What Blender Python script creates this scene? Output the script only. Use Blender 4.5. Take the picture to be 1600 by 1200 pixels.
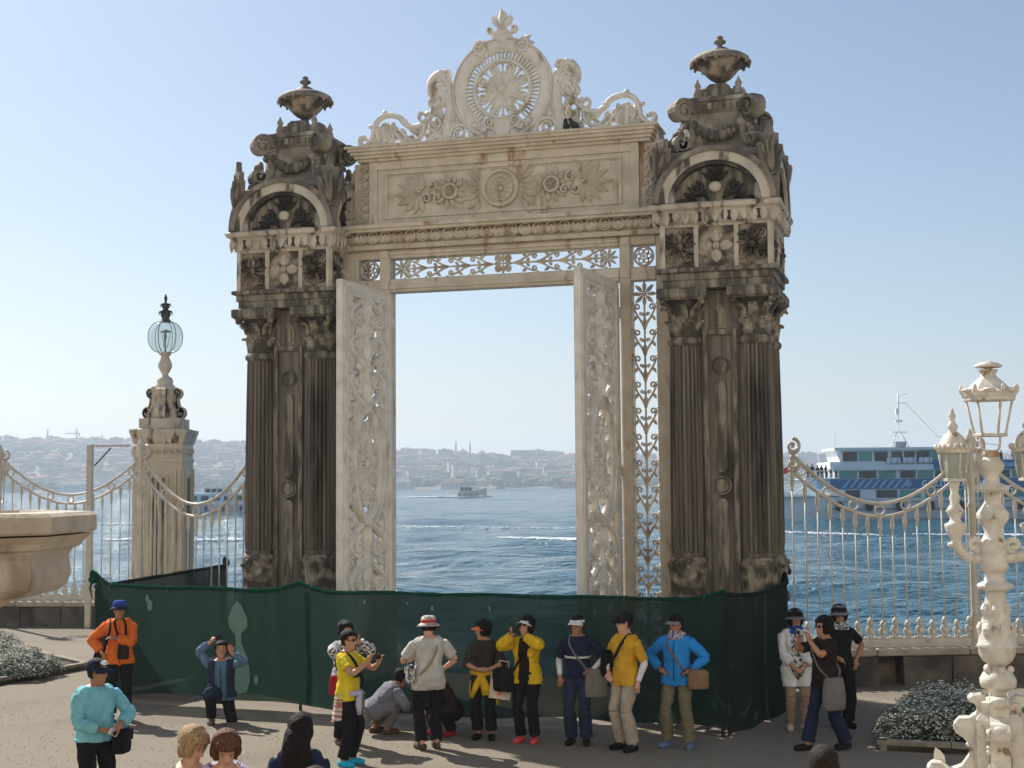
import bpy, bmesh, math, random
import numpy as np
from mathutils import Vector, Matrix, noise as mnoise
R = math.radians
random.seed(7)
for _o in list(bpy.data.objects):
    bpy.data.objects.remove(_o)
scene = bpy.context.scene
COL = scene.collection

# ------------------------------------------------------------------ camera, sky, sun, exposure
cam_d = bpy.data.cameras.new('camera'); cam = bpy.data.objects.new('camera', cam_d); COL.objects.link(cam)
cam_d.sensor_width = 36.0; cam_d.lens = 49.5; cam_d.clip_start = 0.1; cam_d.clip_end = 20000
cam.matrix_world = Matrix.Translation((0, 0, 3.37)) @ Matrix.Rotation(R(90) + math.atan(157 / 2200), 4, 'X') @ Matrix.Rotation(R(-0.45), 4, 'Z')
scene.camera = cam
SUN_AZ, SUN_EL = (-0.62, 0.785), R(44)
world = bpy.data.worlds.new('World'); scene.world = world; world.use_nodes = True
wn = world.node_tree.nodes; wl = world.node_tree.links
sky = wn.new('ShaderNodeTexSky'); sky.sky_type = 'NISHITA'; sky.sun_disc = False
sky.sun_elevation = SUN_EL; sky.sun_rotation = math.atan2(SUN_AZ[0], SUN_AZ[1])
sky.air_density = 1.0; sky.dust_density = 1.1; sky.ozone_density = 2.0; sky.altitude = 0
wn['Background'].inputs['Strength'].default_value = 0.078
wl.new(sky.outputs['Color'], wn['Background'].inputs['Color'])
sun_d = bpy.data.lights.new('sun', 'SUN'); sun_d.energy = 5.0; sun_d.angle = R(0.53); sun_d.color = (1.0, 0.95, 0.87)
sun = bpy.data.objects.new('sun', sun_d); COL.objects.link(sun); sun.location = (-30, 60, 60)
_d = Vector((-SUN_AZ[0] * math.cos(SUN_EL), -SUN_AZ[1] * math.cos(SUN_EL), -math.sin(SUN_EL)))
sun.rotation_euler = _d.to_track_quat('-Z', 'Y').to_euler()
scene.view_settings.view_transform = 'Standard'; scene.view_settings.look = 'None'
scene.view_settings.exposure = 0.5; scene.view_settings.gamma = 1.0; scene.view_settings.use_curve_mapping = False
scene.render.engine = 'CYCLES'
scene.cycles.use_denoising = True
scene.cycles.max_bounces = 6; scene.cycles.transparent_max_bounces = 12
scene.cycles.volume_bounces = 1

# ------------------------------------------------------------------ materials
MATS = {}
def mk(name, c1, c2=None, scale=4.0, rough=0.6, bump=0.0, bscale=None, stretch=(1, 1, 1), lo=0.35, hi=0.65,
       c3=None, s3=1.2, lo3=0.5, hi3=0.62, st3=(1, 1, 1), metal=0.0, detail=5.0, coat=0.0, spec=0.5):
    """two-tone noise material, with an optional third (stain) colour over it"""
    m = bpy.data.materials.new(name); m.use_nodes = True; nt = m.node_tree; N = nt.nodes; L = nt.links
    b = N['Principled BSDF']; b.inputs['Roughness'].default_value = rough; b.inputs['Metallic'].default_value = metal
    b.inputs['Coat Weight'].default_value = coat; b.inputs['Specular IOR Level'].default_value = spec
    MATS[name] = m
    if c2 is None and not bump:
        b.inputs['Base Color'].default_value = (*c1, 1); return m
    tc = N.new('ShaderNodeTexCoord')
    def ntex(sc, st, det=detail):
        mp = N.new('ShaderNodeMapping'); mp.inputs['Scale'].default_value = st
        L.new(tc.outputs['Object'], mp.inputs['Vector'])
        t = N.new('ShaderNodeTexNoise'); t.inputs['Scale'].default_value = sc; t.inputs['Detail'].default_value = det
        L.new(mp.outputs['Vector'], t.inputs['Vector']); return t
    def ramp(t, a, b_):
        r = N.new('ShaderNodeMapRange'); r.inputs['From Min'].default_value = a; r.inputs['From Max'].default_value = b_
        L.new(t.outputs['Fac'], r.inputs['Value']); return r
    if c2 is None: c2 = c1
    t = ntex(scale, stretch); r = ramp(t, lo, hi)
    mx = N.new('ShaderNodeMix'); mx.data_type = 'RGBA'
    mx.inputs['A'].default_value = (*c1, 1); mx.inputs['B'].default_value = (*c2, 1)
    L.new(r.outputs['Result'], mx.inputs['Factor']); out = mx.outputs['Result']
    if c3 is not None:
        t3 = ntex(s3, st3); r3 = ramp(t3, lo3, hi3)
        m3 = N.new('ShaderNodeMix'); m3.data_type = 'RGBA'; m3.inputs['B'].default_value = (*c3, 1)
        L.new(out, m3.inputs['A']); L.new(r3.outputs['Result'], m3.inputs['Factor']); out = m3.outputs['Result']
    L.new(out, b.inputs['Base Color'])
    if bump:
        tb = ntex(bscale or scale * 4, (1, 1, 1), 6.0)
        bp = N.new('ShaderNodeBump'); bp.inputs['Strength'].default_value = bump; bp.inputs['Distance'].default_value = 0.02
        L.new(tb.outputs['Fac'], bp.inputs['Height']); L.new(bp.outputs['Normal'], b.inputs['Normal'])
    return m

mk('marble_pale', (.68, .60, .48), (.54, .46, .35), 2.2, .62, .35, 30, c3=(.20, .16, .12), s3=1.6, lo3=.60, hi3=.75, st3=(2.2, 2.2, .5))
mk('marble_arch', (.64, .57, .47), (.48, .415, .33), 2.5, .65, .4, 26, c3=(.07, .06, .045), s3=2.2, lo3=.54, hi3=.64, st3=(2.2, 2.2, .7))
mk('marble_stain', (.31, .265, .205), (.085, .072, .056), 3.0, .7, .5, 24, stretch=(3, 3, .6), lo=.36, hi=.56, c3=(.36, .31, .24), s3=1.9, lo3=.57, hi3=.70, st3=(4, 4, .35))
mk('marble_column', (.115, .096, .075), (.27, .23, .18), 2.2, .7, .35, 22, stretch=(6, 6, .22), lo=.42, hi=.72, c3=(.040, .033, .026), s3=1.5, lo3=.50, hi3=.64, st3=(2, 2, .3))
mk('marble_frieze', (.40, .33, .25), (.07, .057, .043), 4.5, .7, .5, 26, lo=.36, hi=.54, c3=(.48, .42, .33), s3=2.5, lo3=.58, hi3=.70)
mk('marble_dark', (.30, .26, .205), (.095, .082, .066), 2.6, .75, .5, 20, lo=.36, hi=.62, c3=(.48, .43, .36), s3=1.8, lo3=.56, hi3=.68)
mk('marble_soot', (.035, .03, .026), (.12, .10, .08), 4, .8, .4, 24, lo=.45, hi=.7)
mk('iron_cream', (.80, .755, .68), (.66, .615, .54), 5, .5, .25, 40, c3=(.42, .32, .22), s3=3.2, lo3=.60, hi3=.76, st3=(1.5, 1.5, .6))
mk('iron_lintel', (.67, .59, .475), (.53, .46, .36), 3.5, .55, .2, 34, c3=(.34, .18, .085), s3=2.2, lo3=.585, hi3=.72, st3=(2.2, 2.2, .6))
mk('iron_shadegap', (.33, .27, .20), (.24, .19, .14), 6, .6)
mk('iron_fence', (.66, .60, .50), (.54, .48, .39), 6, .45, .1, 50, c3=(.30, .16, .08), s3=5, lo3=.68, hi3=.76)
mk('iron_lamp', (.74, .69, .60), (.56, .51, .43), 9, .42, .45, 60, c3=(.26, .15, .085), s3=9, lo3=.64, hi3=.70, detail=8)
mk('gravel', (.28, .235, .175), (.17, .142, .105), 38, .95, .9, 60, lo=.3, hi=.7, c3=(.17, .145, .11), s3=.55, lo3=.52, hi3=.74, detail=9)
mk('gravel_stone', (.33, .285, .22), (.22, .19, .15), 3, .9)
mk('wall_stone', (.17, .14, .11), (.09, .075, .06), 3, .85, .6, 22, c3=(.05, .045, .038), s3=1.3, lo3=.5, hi3=.66)
mk('coping_stone', (.46, .39, .31), (.33, .27, .21), 3, .85, .5, 20)
mk('basin_stone', (.54, .46, .36), (.42, .345, .26), 3.2, .8, .6, 26, c3=(.26, .19, .13), s3=1.6, lo3=.56, hi3=.70, st3=(1.4, 1.4, .5))
mk('kerb_stone', (.30, .255, .20), (.20, .17, .135), 6, .9, .5, 30)
mk('soil', (.035, .026, .018), (.06, .045, .03), 20, .95, .6)
mk('lawn_green', (.045, .10, .016), (.075, .15, .025), 14, .8)
mk('leaf_grey', (.11, .14, .07), (.06, .09, .035), 8, .7)
mk('leaf_green', (.05, .085, .02), (.09, .13, .04), 8, .7)
mk('petal_white', (.72, .72, .68), (.58, .58, .54), 10, .6)
mk('net_pole', (.06, .055, .05), (.10, .075, .05), 6, .7)
mk('iron_dark', (.05, .05, .05), (.10, .08, .06), 6, .6)
mk('bird_dark', (.02, .021, .024), (.045, .045, .05), 20, .6)
# boats
mk('hull_white', (.88, .89, .90), (.82, .84, .85), .4, .4, 0, c3=(.42, .40, .36), s3=.5, lo3=.66, hi3=.8, st3=(1, 1, .4))
mk('hull_blue', (.012, .15, .34), (.016, .17, .38), .3, .4)
mk('stripe_pale', (.36, .60, .76))
mk('boat_text', (.82, .86, .88))
mk('boat_glass', (.015, .035, .04), (.03, .08, .085), .8, .06)
mk('boat_glass_teal', (.05, .30, .26), (.09, .40, .34), .5, .08)
mk('tyre_black', (.015, .015, .016), None, rough=.8)
mk('boat_cream', (.78, .72, .60), (.66, .60, .50), .8, .5)
mk('boat_grey', (.30, .32, .34), (.22, .24, .26), .6, .5)
mk('flag_red', (.60, .03, .035))
# people
SK = {'skin': (.50, .25, .145), 'skin_pale': (.62, .34, .22), 'skin_tan': (.40, .195, .105)}
for k, c in SK.items():
    mk(k, c, tuple(x * .88 for x in c), 12, .5)
def cloth(name, c, v=.82, scale=9, rough=.85):
    return mk(name, c, tuple(x * v for x in c), scale, rough, .5, 38, spec=.1, c3=tuple(min(1, x * 1.22 + .01) for x in c), s3=5, lo3=.55, hi3=.75, st3=(1.6, 1.6, .6))
for k, c in dict(c_orange=(.76, .17, .035), c_black=(.014, .014, .016), c_navy=(.02, .026, .06), c_turq=(.22, .55, .64), c_blue=(.03, .27, .72),
                 c_slate=(.12, .20, .32), c_slatedark=(.03, .045, .075), c_yellow=(.72, .56, .03), c_gold=(.66, .36, .035), c_mustard=(.72, .45, .02),
                 c_grey=(.55, .53, .50), c_white=(.76, .75, .74), c_beige=(.44, .37, .29), c_khaki=(.19, .165, .11), c_olive=(.045, .038, .03),
                 c_brown=(.028, .017, .014), c_tan=(.36, .26, .17), c_red=(.55, .05, .03), c_coral=(.75, .20, .10), c_shoeblue=(.03, .42, .66),
                 c_pink=(.78, .09, .11), c_greybag=(.20, .18, .17), c_brownbag=(.24, .15, .09), c_redbag=(.33, .02, .035), c_cream=(.66, .60, .50),
                 c_jeans=(.03, .04, .075), c_hatblue=(.03, .08, .36), c_greycoat=(.22, .22, .25), c_lilac=(.50, .48, .62), c_shoe=(.11, .08, .065)).items():
    cloth(k, c)
mk('c_print', (.60, .60, .60), (.03, .03, .035), 28, .8, lo=.44, hi=.56)
mk('c_printhat', (.66, .62, .58), (.30, .20, .20), 40, .8, lo=.44, hi=.56)
mk('c_scarf', (.50, .47, .50), (.05, .08, .22), 30, .8, lo=.44, hi=.56, c3=(.55, .22, .16), s3=14, lo3=.56, hi3=.6)
mk('c_printbag', (.55, .57, .55), (.02, .025, .06), 35, .6, lo=.46, hi=.54, c3=(.7, .45, .04), s3=18, lo3=.6, hi3=.64)
mk('hair_black', (.005, .004, .0035), (.016, .012, .010), 45, .6, .8, 90, stretch=(2.5, 2.5, .25), spec=.15)
mk('hair_brown', (.20, .075, .03), (.05, .018, .009), 45, .55, .9, 90, stretch=(2.5, 2.5, .25), spec=.25)
mk('hair_blond', (.55, .37, .19), (.20, .115, .055), 45, .55, .9, 90, stretch=(2.5, 2.5, .25), spec=.25)
mk('hair_dark', (.012, .008, .006), (.04, .026, .018), 45, .6, .8, 90, stretch=(2.5, 2.5, .25), spec=.15)
mk('lens_black', (.008, .008, .009), None, rough=.15)
mk('cam_silver', (.55, .55, .56), None, rough=.3, metal=.5)
mk('lip_red', (.36, .10, .085), None, rough=.5)
mk('eye_white', (.38, .34, .31), None, rough=.3)

def glass_mat(name, col, rough, trans, tint):
    m = bpy.data.materials.new(name); m.use_nodes = True; nt = m.node_tree; N = nt.nodes; L = nt.links
    N.remove(N['Principled BSDF'])
    g = N.new('ShaderNodeBsdfPrincipled'); g.inputs['Base Color'].default_value = (*col, 1); g.inputs['Roughness'].default_value = rough
    t = N.new('ShaderNodeBsdfTransparent'); t.inputs['Color'].default_value = (*tint, 1)
    x = N.new('ShaderNodeMixShader'); x.inputs['Fac'].default_value = trans
    L.new(g.outputs[0], x.inputs[1]); L.new(t.outputs[0], x.inputs[2]); L.new(x.outputs[0], N['Material Output'].inputs['Surface'])
    MATS[name] = m
glass_mat('lamp_glass', (.70, .78, .80), .08, .72, (.90, .96, .97))
glass_mat('lantern_glass', (.42, .44, .38), .35, .35, (.9, .92, .86))

def net_mat(name, col, trans, transl):
    """woven shade net: fine holes let some light straight through, the threads scatter the rest"""
    m = bpy.data.materials.new(name); m.use_nodes = True; nt = m.node_tree; N = nt.nodes; L = nt.links
    N.remove(N['Principled BSDF'])
    tc = N.new('ShaderNodeTexCoord'); n = N.new('ShaderNodeTexNoise'); n.inputs['Scale'].default_value = 1.3; n.inputs['Detail'].default_value = 4
    L.new(tc.outputs['Object'], n.inputs['Vector'])
    mr = N.new('ShaderNodeMapRange'); mr.inputs['From Min'].default_value = .3; mr.inputs['From Max'].default_value = .7
    mr.inputs['To Min'].default_value = trans * .6; mr.inputs['To Max'].default_value = trans * 1.4
    L.new(n.outputs['Fac'], mr.inputs['Value'])
    n2 = N.new('ShaderNodeTexNoise'); n2.inputs['Scale'].default_value = 60; L.new(tc.outputs['Object'], n2.inputs['Vector'])
    mx = N.new('ShaderNodeMix'); mx.data_type = 'RGBA'; mx.inputs['A'].default_value = (*col, 1); mx.inputs['B'].default_value = (*[c * .6 for c in col], 1)
    L.new(n2.outputs['Fac'], mx.inputs['Factor'])
    d = N.new('ShaderNodeBsdfDiffuse'); L.new(mx.outputs['Result'], d.inputs['Color'])
    tl = N.new('ShaderNodeBsdfTranslucent'); L.new(mx.outputs['Result'], tl.inputs['Color'])
    a = N.new('ShaderNodeMixShader'); a.inputs['Fac'].default_value = transl
    L.new(d.outputs[0], a.inputs[1]); L.new(tl.outputs[0], a.inputs[2])
    t = N.new('ShaderNodeBsdfTransparent'); x = N.new('ShaderNodeMixShader')
    L.new(mr.outputs['Result'], x.inputs['Fac']); L.new(a.outputs[0], x.inputs[1]); L.new(t.outputs[0], x.inputs[2])
    L.new(x.outputs[0], N['Material Output'].inputs['Surface'])
    MATS[name] = m
net_mat('net_green', (.033, .070, .056), .05, .40)
net_mat('net_hem_lit', (.025, .14, .095), .02, .5)  # top edge: light passing through is put into the brighter green
net_mat('net_pale', (.32, .55, .46), .10, .45)
net_mat('net_grey', (.036, .052, .048), .03, .3)

# ------------------------------------------------------------------ mesh builder
class MB:
    def __init__(s, *mats):
        s.v = []; s.f = []; s.m = []; s.s = []; s.mats = list(mats); s.cur = 0; s.T = None
    def use(s, mat):
        if mat not in s.mats: s.mats.append(mat)
        s.cur = s.mats.index(mat); return s
    def add(s, vs, fs, smooth=False):
        o = len(s.v)
        if s.T is not None: vs = [tuple(s.T @ Vector(p)) for p in vs]
        s.v.extend(vs); s.f.extend([tuple(i + o for i in f) for f in fs])
        s.m.extend([s.cur] * len(fs)); s.s.extend([smooth] * len(fs)); return s
    def box(s, x0, x1, y0, y1, z0, z1, bev=0.0):
        if bev <= 0:
            vs = [(x, y, z) for z in (z0, z1) for y in (y0, y1) for x in (x0, x1)]
            return s.add(vs, [(0, 2, 3, 1), (4, 5, 7, 6), (0, 1, 5, 4), (2, 6, 7, 3), (0, 4, 6, 2), (1, 3, 7, 5)])
        b = bev
        lv = []
        for z, i in ((z0, b), (z0 + b, 0), (z1 - b, 0), (z1, b)):
            lv += [(x0 + b, y0 + i, z), (x1 - b, y0 + i, z), (x1 - i, y0 + b, z), (x1 - i, y1 - b, z), (x1 - b, y1 - i, z), (x0 + b, y1 - i, z), (x0 + i, y1 - b, z), (x0 + i, y0 + b, z)]
        fs = [tuple(reversed(range(8))), tuple(range(24, 32))]
        for k in range(3):
            for i in range(8):
                j = (i + 1) % 8; fs.append((k * 8 + i, k * 8 + j, k * 8 + 8 + j, k * 8 + 8 + i))
        return s.add(lv, fs)
    def frustum(s, w0, d0, z0, w1, d1, z1, c=(0, 0)):
        x, y = c
        vs = [(x - w0, y - d0, z0), (x + w0, y - d0, z0), (x + w0, y + d0, z0), (x - w0, y + d0, z0), (x - w1, y - d1, z1), (x + w1, y - d1, z1), (x + w1, y + d1, z1), (x - w1, y + d1, z1)]
        return s.add(vs, [(3, 2, 1, 0), (4, 5, 6, 7)] + [(i, (i + 1) % 4, 4 + (i + 1) % 4, 4 + i) for i in range(4)])
    def sqstack(s, prof, c=(0, 0)):
        """square moulded block: prof = [(half width, z)]; closed"""
        vs = []; fs = []
        for w, z in prof: vs += [(c[0] - w, c[1] - w, z), (c[0] + w, c[1] - w, z), (c[0] + w, c[1] + w, z), (c[0] - w, c[1] + w, z)]
        for k in range(len(prof) - 1):
            for i in range(4): fs.append((k * 4 + i, k * 4 + (i + 1) % 4, k * 4 + 4 + (i + 1) % 4, k * 4 + 4 + i))
        n = len(prof) * 4
        fs += [(3, 2, 1, 0), (n - 4, n - 3, n - 2, n - 1)]
        return s.add(vs, fs)
    def lathe(s, prof, n=20, c=(0, 0, 0), flute=0, fd=0.0, smooth=True, sx=1.0, sy=1.0):
        vs = []; fs = []
        for r, z in prof:
            for i in range(n):
                a = 2 * math.pi * i / n; rr = r
                if flute: rr = r * (1 - fd * (0.5 + 0.5 * math.cos(flute * a)) ** 2)
                vs.append((c[0] + rr * math.cos(a) * sx, c[1] + rr * math.sin(a) * sy, c[2] + z))
        for k in range(len(prof) - 1):
            for i in range(n):
                j = (i + 1) % n; fs.append((k * n + i, k * n + j, k * n + n + j, k * n + n + i))
        s.add(vs, fs, smooth)
        m = len(vs)
        return s.add([vs[i] for i in range(n)] + [vs[m - n + i] for i in range(n)], [tuple(reversed(range(n))), tuple(range(n, 2 * n))])
    def tube(s, pts, rad, n=8, smooth=True, sx=1.0):
        P = [Vector(p) for p in pts]; m = len(P)
        if not hasattr(rad, '__len__'): rad = [rad] * m
        vs = []; fs = []; t0 = (P[1] - P[0]).normalized()
        up = Vector((0, 0, 1)) if abs(t0.z) < .9 else Vector((0, 1, 0))
        a = t0.cross(up).normalized()
        for k in range(m):
            t = (P[min(k + 1, m - 1)] - P[max(k - 1, 0)]).normalized()
            a = (a - t * a.dot(t)).normalized(); b = t.cross(a)
            for i in range(n):
                g = 2 * math.pi * i / n
                vs.append(tuple(P[k] + (a * math.cos(g) * sx + b * math.sin(g)) * rad[k]))
        for k in range(m - 1):
            for i in range(n):
                j = (i + 1) % n; fs.append((k * n + i, k * n + j, k * n + n + j, k * n + n + i))
        fs += [tuple(reversed(range(n))), tuple(range((m - 1) * n, m * n))]
        return s.add(vs, fs, smooth)
    def ball(s, c, r, n=8, m=6, smooth=True):
        if not hasattr(r, '__len__'): r = (r, r, r)
        vs = [(c[0], c[1], c[2] - r[2])]; fs = []
        for k in range(1, m):
            p = math.pi * k / m
            for i in range(n):
                a = 2 * math.pi * i / n
                vs.append((c[0] + r[0] * math.sin(p) * math.cos(a), c[1] + r[1] * math.sin(p) * math.sin(a), c[2] - r[2] * math.cos(p)))
        vs.append((c[0], c[1], c[2] + r[2])); e = len(vs) - 1
        for i in range(n):
            j = (i + 1) % n; fs.append((0, 1 + j, 1 + i)); fs.append((e, 1 + (m - 2) * n + i, 1 + (m - 2) * n + j))
            for k in range(m - 2): fs.append((1 + k * n + i, 1 + k * n + j, 1 + k * n + n + j, 1 + k * n + n + i))
        return s.add(vs, fs, smooth)
    def prism(s, poly, y0, y1):
        """outline in x,z (counter-clockwise seen from -y) extruded from y0 (front) to y1"""
        n = len(poly)
        vs = [(x, y0, z) for x, z in poly] + [(x, y1, z) for x, z in poly]
        return s.add(vs, [tuple(range(n)), tuple(reversed(range(n, 2 * n)))] + [(i, n + i, n + (i + 1) % n, (i + 1) % n) for i in range(n)])
    def hprism(s, poly, z0, z1):
        n = len(poly)
        vs = [(x, y, z0) for x, y in poly] + [(x, y, z1) for x, y in poly]
        return s.add(vs, [tuple(reversed(range(n))), tuple(range(n, 2 * n))] + [(i, (i + 1) % n, n + (i + 1) % n, n + i) for i in range(n)])
    # ---- ornament in the x,z plane, relief towards -y
    def ribbon(s, pts, w, d=.06, y=0.0, ridge=.5):
        m = len(pts)
        if not hasattr(w, '__len__'): w = [w] * m
        vs = []; fs = []
        for k in range(m):
            a = pts[max(k - 1, 0)]; b = pts[min(k + 1, m - 1)]
            tx, tz = b[0] - a[0], b[1] - a[1]; l = math.hypot(tx, tz) or 1; nx, nz = -tz / l, tx / l
            h = w[k] / 2; x, z = pts[k]
            for o, yy in ((-1, 0), (-1, -.55), (-ridge, -1), (ridge, -1), (1, -.55), (1, 0)):
                vs.append((x + nx * h * o, y + yy * d, z + nz * h * o))
        for k in range(m - 1):
            for i in range(6):
                j = (i + 1) % 6; fs.append((k * 6 + i, k * 6 + j, k * 6 + 6 + j, k * 6 + 6 + i))
        fs += [tuple(range(5, -1, -1)), tuple(range((m - 1) * 6, m * 6))]
        return s.add(vs, fs)
    def leaf(s, x, z, ang, l, w, d=.05, y=0.0):
        ca, sa = math.cos(ang), math.sin(ang)
        def q(u, v, yy): return (x + u * ca - v * sa, y + yy, z + u * sa + v * ca)
        o = [(0, 0), (.28, .8), (.55, 1), (.8, .6), (1, 0), (.8, -.6), (.55, -1), (.28, -.8)]
        vs = [q(u * l, v * w / 2, -d * .35) for u, v in o] + [q(u * l, v * w / 2, 0) for u, v in o] + [q(.15 * l, 0, -d), q(.55 * l, 0, -d), q(.9 * l, 0, -d * .6)]
        fs = [(0, 1, 16), (1, 2, 17, 16), (2, 3, 18, 17), (3, 4, 18), (4, 5, 18), (5, 6, 17, 18), (6, 7, 16, 17), (7, 0, 16)]
        fs = [tuple(reversed(f)) for f in fs]
        fs += [(i, i + 8, (i + 1) % 8 + 8, (i + 1) % 8) for i in range(8)] + [tuple(range(8, 16))]
        return s.add(vs, fs)
    def rosette(s, x, z, r, n=8, d=.06, y=0.0, a0=0.0):
        for i in range(n):
            a = a0 + 2 * math.pi * i / n
            s.leaf(x + .12 * r * math.cos(a), z + .12 * r * math.sin(a), a, r * .9, r * 2.6 / n, d, y)
        return s.ball((x, y - d * .7, z), (r * .22, d * .6, r * .22), 8, 4)
    def curl(s, pts, w0, w1, d=.06, y=0.0):
        n = len(pts); return s.ribbon(pts, [w0 + (w1 - w0) * i / (n - 1) for i in range(n)], d, y)
    def ring(s, x, z, r, w, d=.06, y=0.0, n=24, rz=1.0):
        return s.ribbon([(x + r * math.cos(2 * math.pi * i / n), z + r * rz * math.sin(2 * math.pi * i / n)) for i in range(n + 1)], w, d, y)
    def mesh(s, name):
        me = bpy.data.meshes.new(name); me.from_pydata(s.v, [], s.f)
        for k in s.mats: me.materials.append(MATS[k])
        me.polygons.foreach_set('material_index', s.m); me.polygons.foreach_set('use_smooth', s.s); me.update()
        return me
    def build(s, name, parent=None, loc=None, rot=None, **kw):
        return link(bpy.data.objects.new(name, s.mesh(name)), parent, loc, rot, **kw)

def link(o, parent=None, loc=None, rot=None, label=None, cat=None, group=None, kind=None):
    COL.objects.link(o)
    if parent is not None: o.parent = parent
    if loc is not None: o.location = loc
    if rot is not None: o.rotation_euler = rot
    return tag(o, label, cat, group, kind)
def tag(o, label=None, cat=None, group=None, kind=None):
    for k, v in (('label', label), ('category', cat), ('group', group), ('kind', kind)):
        if v: o[k] = v
    return o
def empty(name, loc=(0, 0, 0), rz=0.0, **kw):
    o = bpy.data.objects.new(name, None); o.empty_display_size = .3
    return link(o, None, loc, (0, 0, rz), **kw)
def share(o, parent, loc=None, rot=None, scale=None, **kw):
    c = o.copy(); COL.objects.link(c); c.parent = parent
    for k in ('label', 'category', 'group'):
        if k in c: del c[k]
    if loc is not None: c.location = loc
    if rot is not None: c.rotation_euler = rot
    if scale is not None: c.scale = scale
    return tag(c, **kw)
def cr(pts, n=5):
    out = []; P = [pts[0]] + list(pts) + [pts[-1]]
    for k in range(1, len(P) - 2):
        for i in range(n):
            t = i / n; a, b, c, d = P[k - 1], P[k], P[k + 1], P[k + 2]
            out.append(tuple(.5 * (2 * b[j] + (c[j] - a[j]) * t + (2 * a[j] - 5 * b[j] + 4 * c[j] - d[j]) * t * t + (3 * b[j] - a[j] - 3 * c[j] + d[j]) * t ** 3) for j in range(len(b))))
    out.append(tuple(pts[-1])); return out
def spiral(cx, cz, r0, r1, a0, turns, n=14):
    out = []
    for i in range(n + 1):
        t = i / n; a = a0 + 2 * math.pi * turns * t; r = r0 + (r1 - r0) * t
        out.append((cx + r * math.cos(a), cz + r * math.sin(a)))
    return out
def mir(pts): return [(-x, z) for x, z in pts]
# ------------------------------------------------------------------ ground, sea, far shore
SEA = -1.3
g = MB('gravel')
gp = [(-60, -40), (60, -40), (60, 29.5), (9, 25.15), (4.7, 24.95), (3.0, 24.3), (-3.2, 26.2), (-4.6, 26.6), (-7.0, 29.6), (-8.6, 36.2), (-60, 38.6)]
g.hprism(gp, -3.2, 0.0)
g.build('ground', kind='structure')
gs = MB('gravel_stone')   # loose pebbles near the walkers
for i in range(9000):
    y = random.uniform(8.5, 23); x = random.uniform(-.40, .40) * y
    r = random.uniform(.004, .010)
    gs.T = Matrix.Translation((x, y, r * .3)) @ Matrix.Rotation(random.uniform(0, 6), 4, 'Z')
    gs.add([(-r, -r * .8, 0), (r, -r * .6, 0), (r * .8, r, 0), (-r * .7, r * .8, 0), (0, 0, r * .9)], [(0, 1, 4), (1, 2, 4), (2, 3, 4), (3, 0, 4)])
gs.T = None
gs.build('loose_gravel', label='loose pale pebbles scattered over the gravel forecourt', cat='gravel', kind='stuff')

def water_mat():
    m = bpy.data.materials.new('water'); m.use_nodes = True; nt = m.node_tree; N = nt.nodes; L = nt.links
    b = N['Principled BSDF']; b.inputs['Base Color'].default_value = (.014, .088, .130, 1); b.inputs['Roughness'].default_value = .09
    b.inputs['IOR'].default_value = 1.333
    tc = N.new('ShaderNodeTexCoord'); prev = None
    for sc, st, dist, det in ((1.3, (.75, 1, 1), .75, 5), (5.0, (.8, 1, 1), .12, 5), (.30, (.7, 1, 1), 1.1, 4)):
        mp = N.new('ShaderNodeMapping'); mp.inputs['Scale'].default_value = st; mp.inputs['Rotation'].default_value = (0, 0, R(12))
        L.new(tc.outputs['Object'], mp.inputs['Vector'])
        t = N.new('ShaderNodeTexNoise'); t.inputs['Scale'].default_value = sc; t.inputs['Detail'].default_value = det; L.new(mp.outputs['Vector'], t.inputs['Vector'])
        bp = N.new('ShaderNodeBump'); bp.inputs['Strength'].default_value = 1.0; bp.inputs['Distance'].default_value = dist
        L.new(t.outputs['Fac'], bp.inputs['Height'])
        if prev: L.new(prev.outputs['Normal'], bp.inputs['Normal'])
        prev = bp
    L.new(prev.outputs['Normal'], b.inputs['Normal']); MATS['water'] = m
water_mat()
def make_sea():
    rows = np.concatenate([[-300, 0, 14], 22 * (1650 / 22) ** (np.arange(330) / 329.), [2600, 5200]]); cols = np.linspace(-.62, .62, 260)
    Y, T = np.meshgrid(rows, cols, indexing='ij'); X = T * np.maximum(Y, 70); X[:, 0] = -4600; X[:, -1] = 4600
    Z = np.full_like(X, SEA); rs = np.random.RandomState(3)
    for k in range(26):
        lam = 1.6 * 1.16 ** k * rs.uniform(.9, 1.1); a = R(90) + rs.normal(0, .55); q = 2 * math.pi / lam
        spacing = np.maximum(np.gradient(rows), .01)[:, None]
        amp = .024 * lam ** .45 * np.clip((lam / spacing - 2.5) / 3, 0, 1) * np.clip(1.3 - lam / 90, 0.25, 1)
        Z += amp * np.sin(q * (X * math.cos(a) + Y * math.sin(a)) + rs.uniform(0, 6.28) + 1.2 * np.sin(X * q * .17 + k))
    n, m = X.shape; V = np.stack([X, Y, Z], -1).reshape(-1, 3)
    i = np.arange(n * m).reshape(n, m); Fq = np.stack([i[:-1, :-1], i[:-1, 1:], i[1:, 1:], i[1:, :-1]], -1).reshape(-1, 4)
    me = bpy.data.meshes.new('sea'); me.vertices.add(len(V)); me.vertices.foreach_set('co', V.ravel())
    me.loops.add(Fq.size); me.loops.foreach_set('vertex_index', Fq.ravel()); me.polygons.add(len(Fq))
    me.polygons.foreach_set('loop_start', np.arange(0, Fq.size, 4)); me.polygons.foreach_set('loop_total', np.full(len(Fq), 4))
    me.polygons.foreach_set('use_smooth', np.ones(len(Fq), bool)); me.update(calc_edges=True); me.materials.append(MATS['water'])
    link(bpy.data.objects.new('sea', me), kind='structure')
make_sea()
mk('foam', (.80, .84, .86), (.62, .68, .72), 2, .8)
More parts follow.
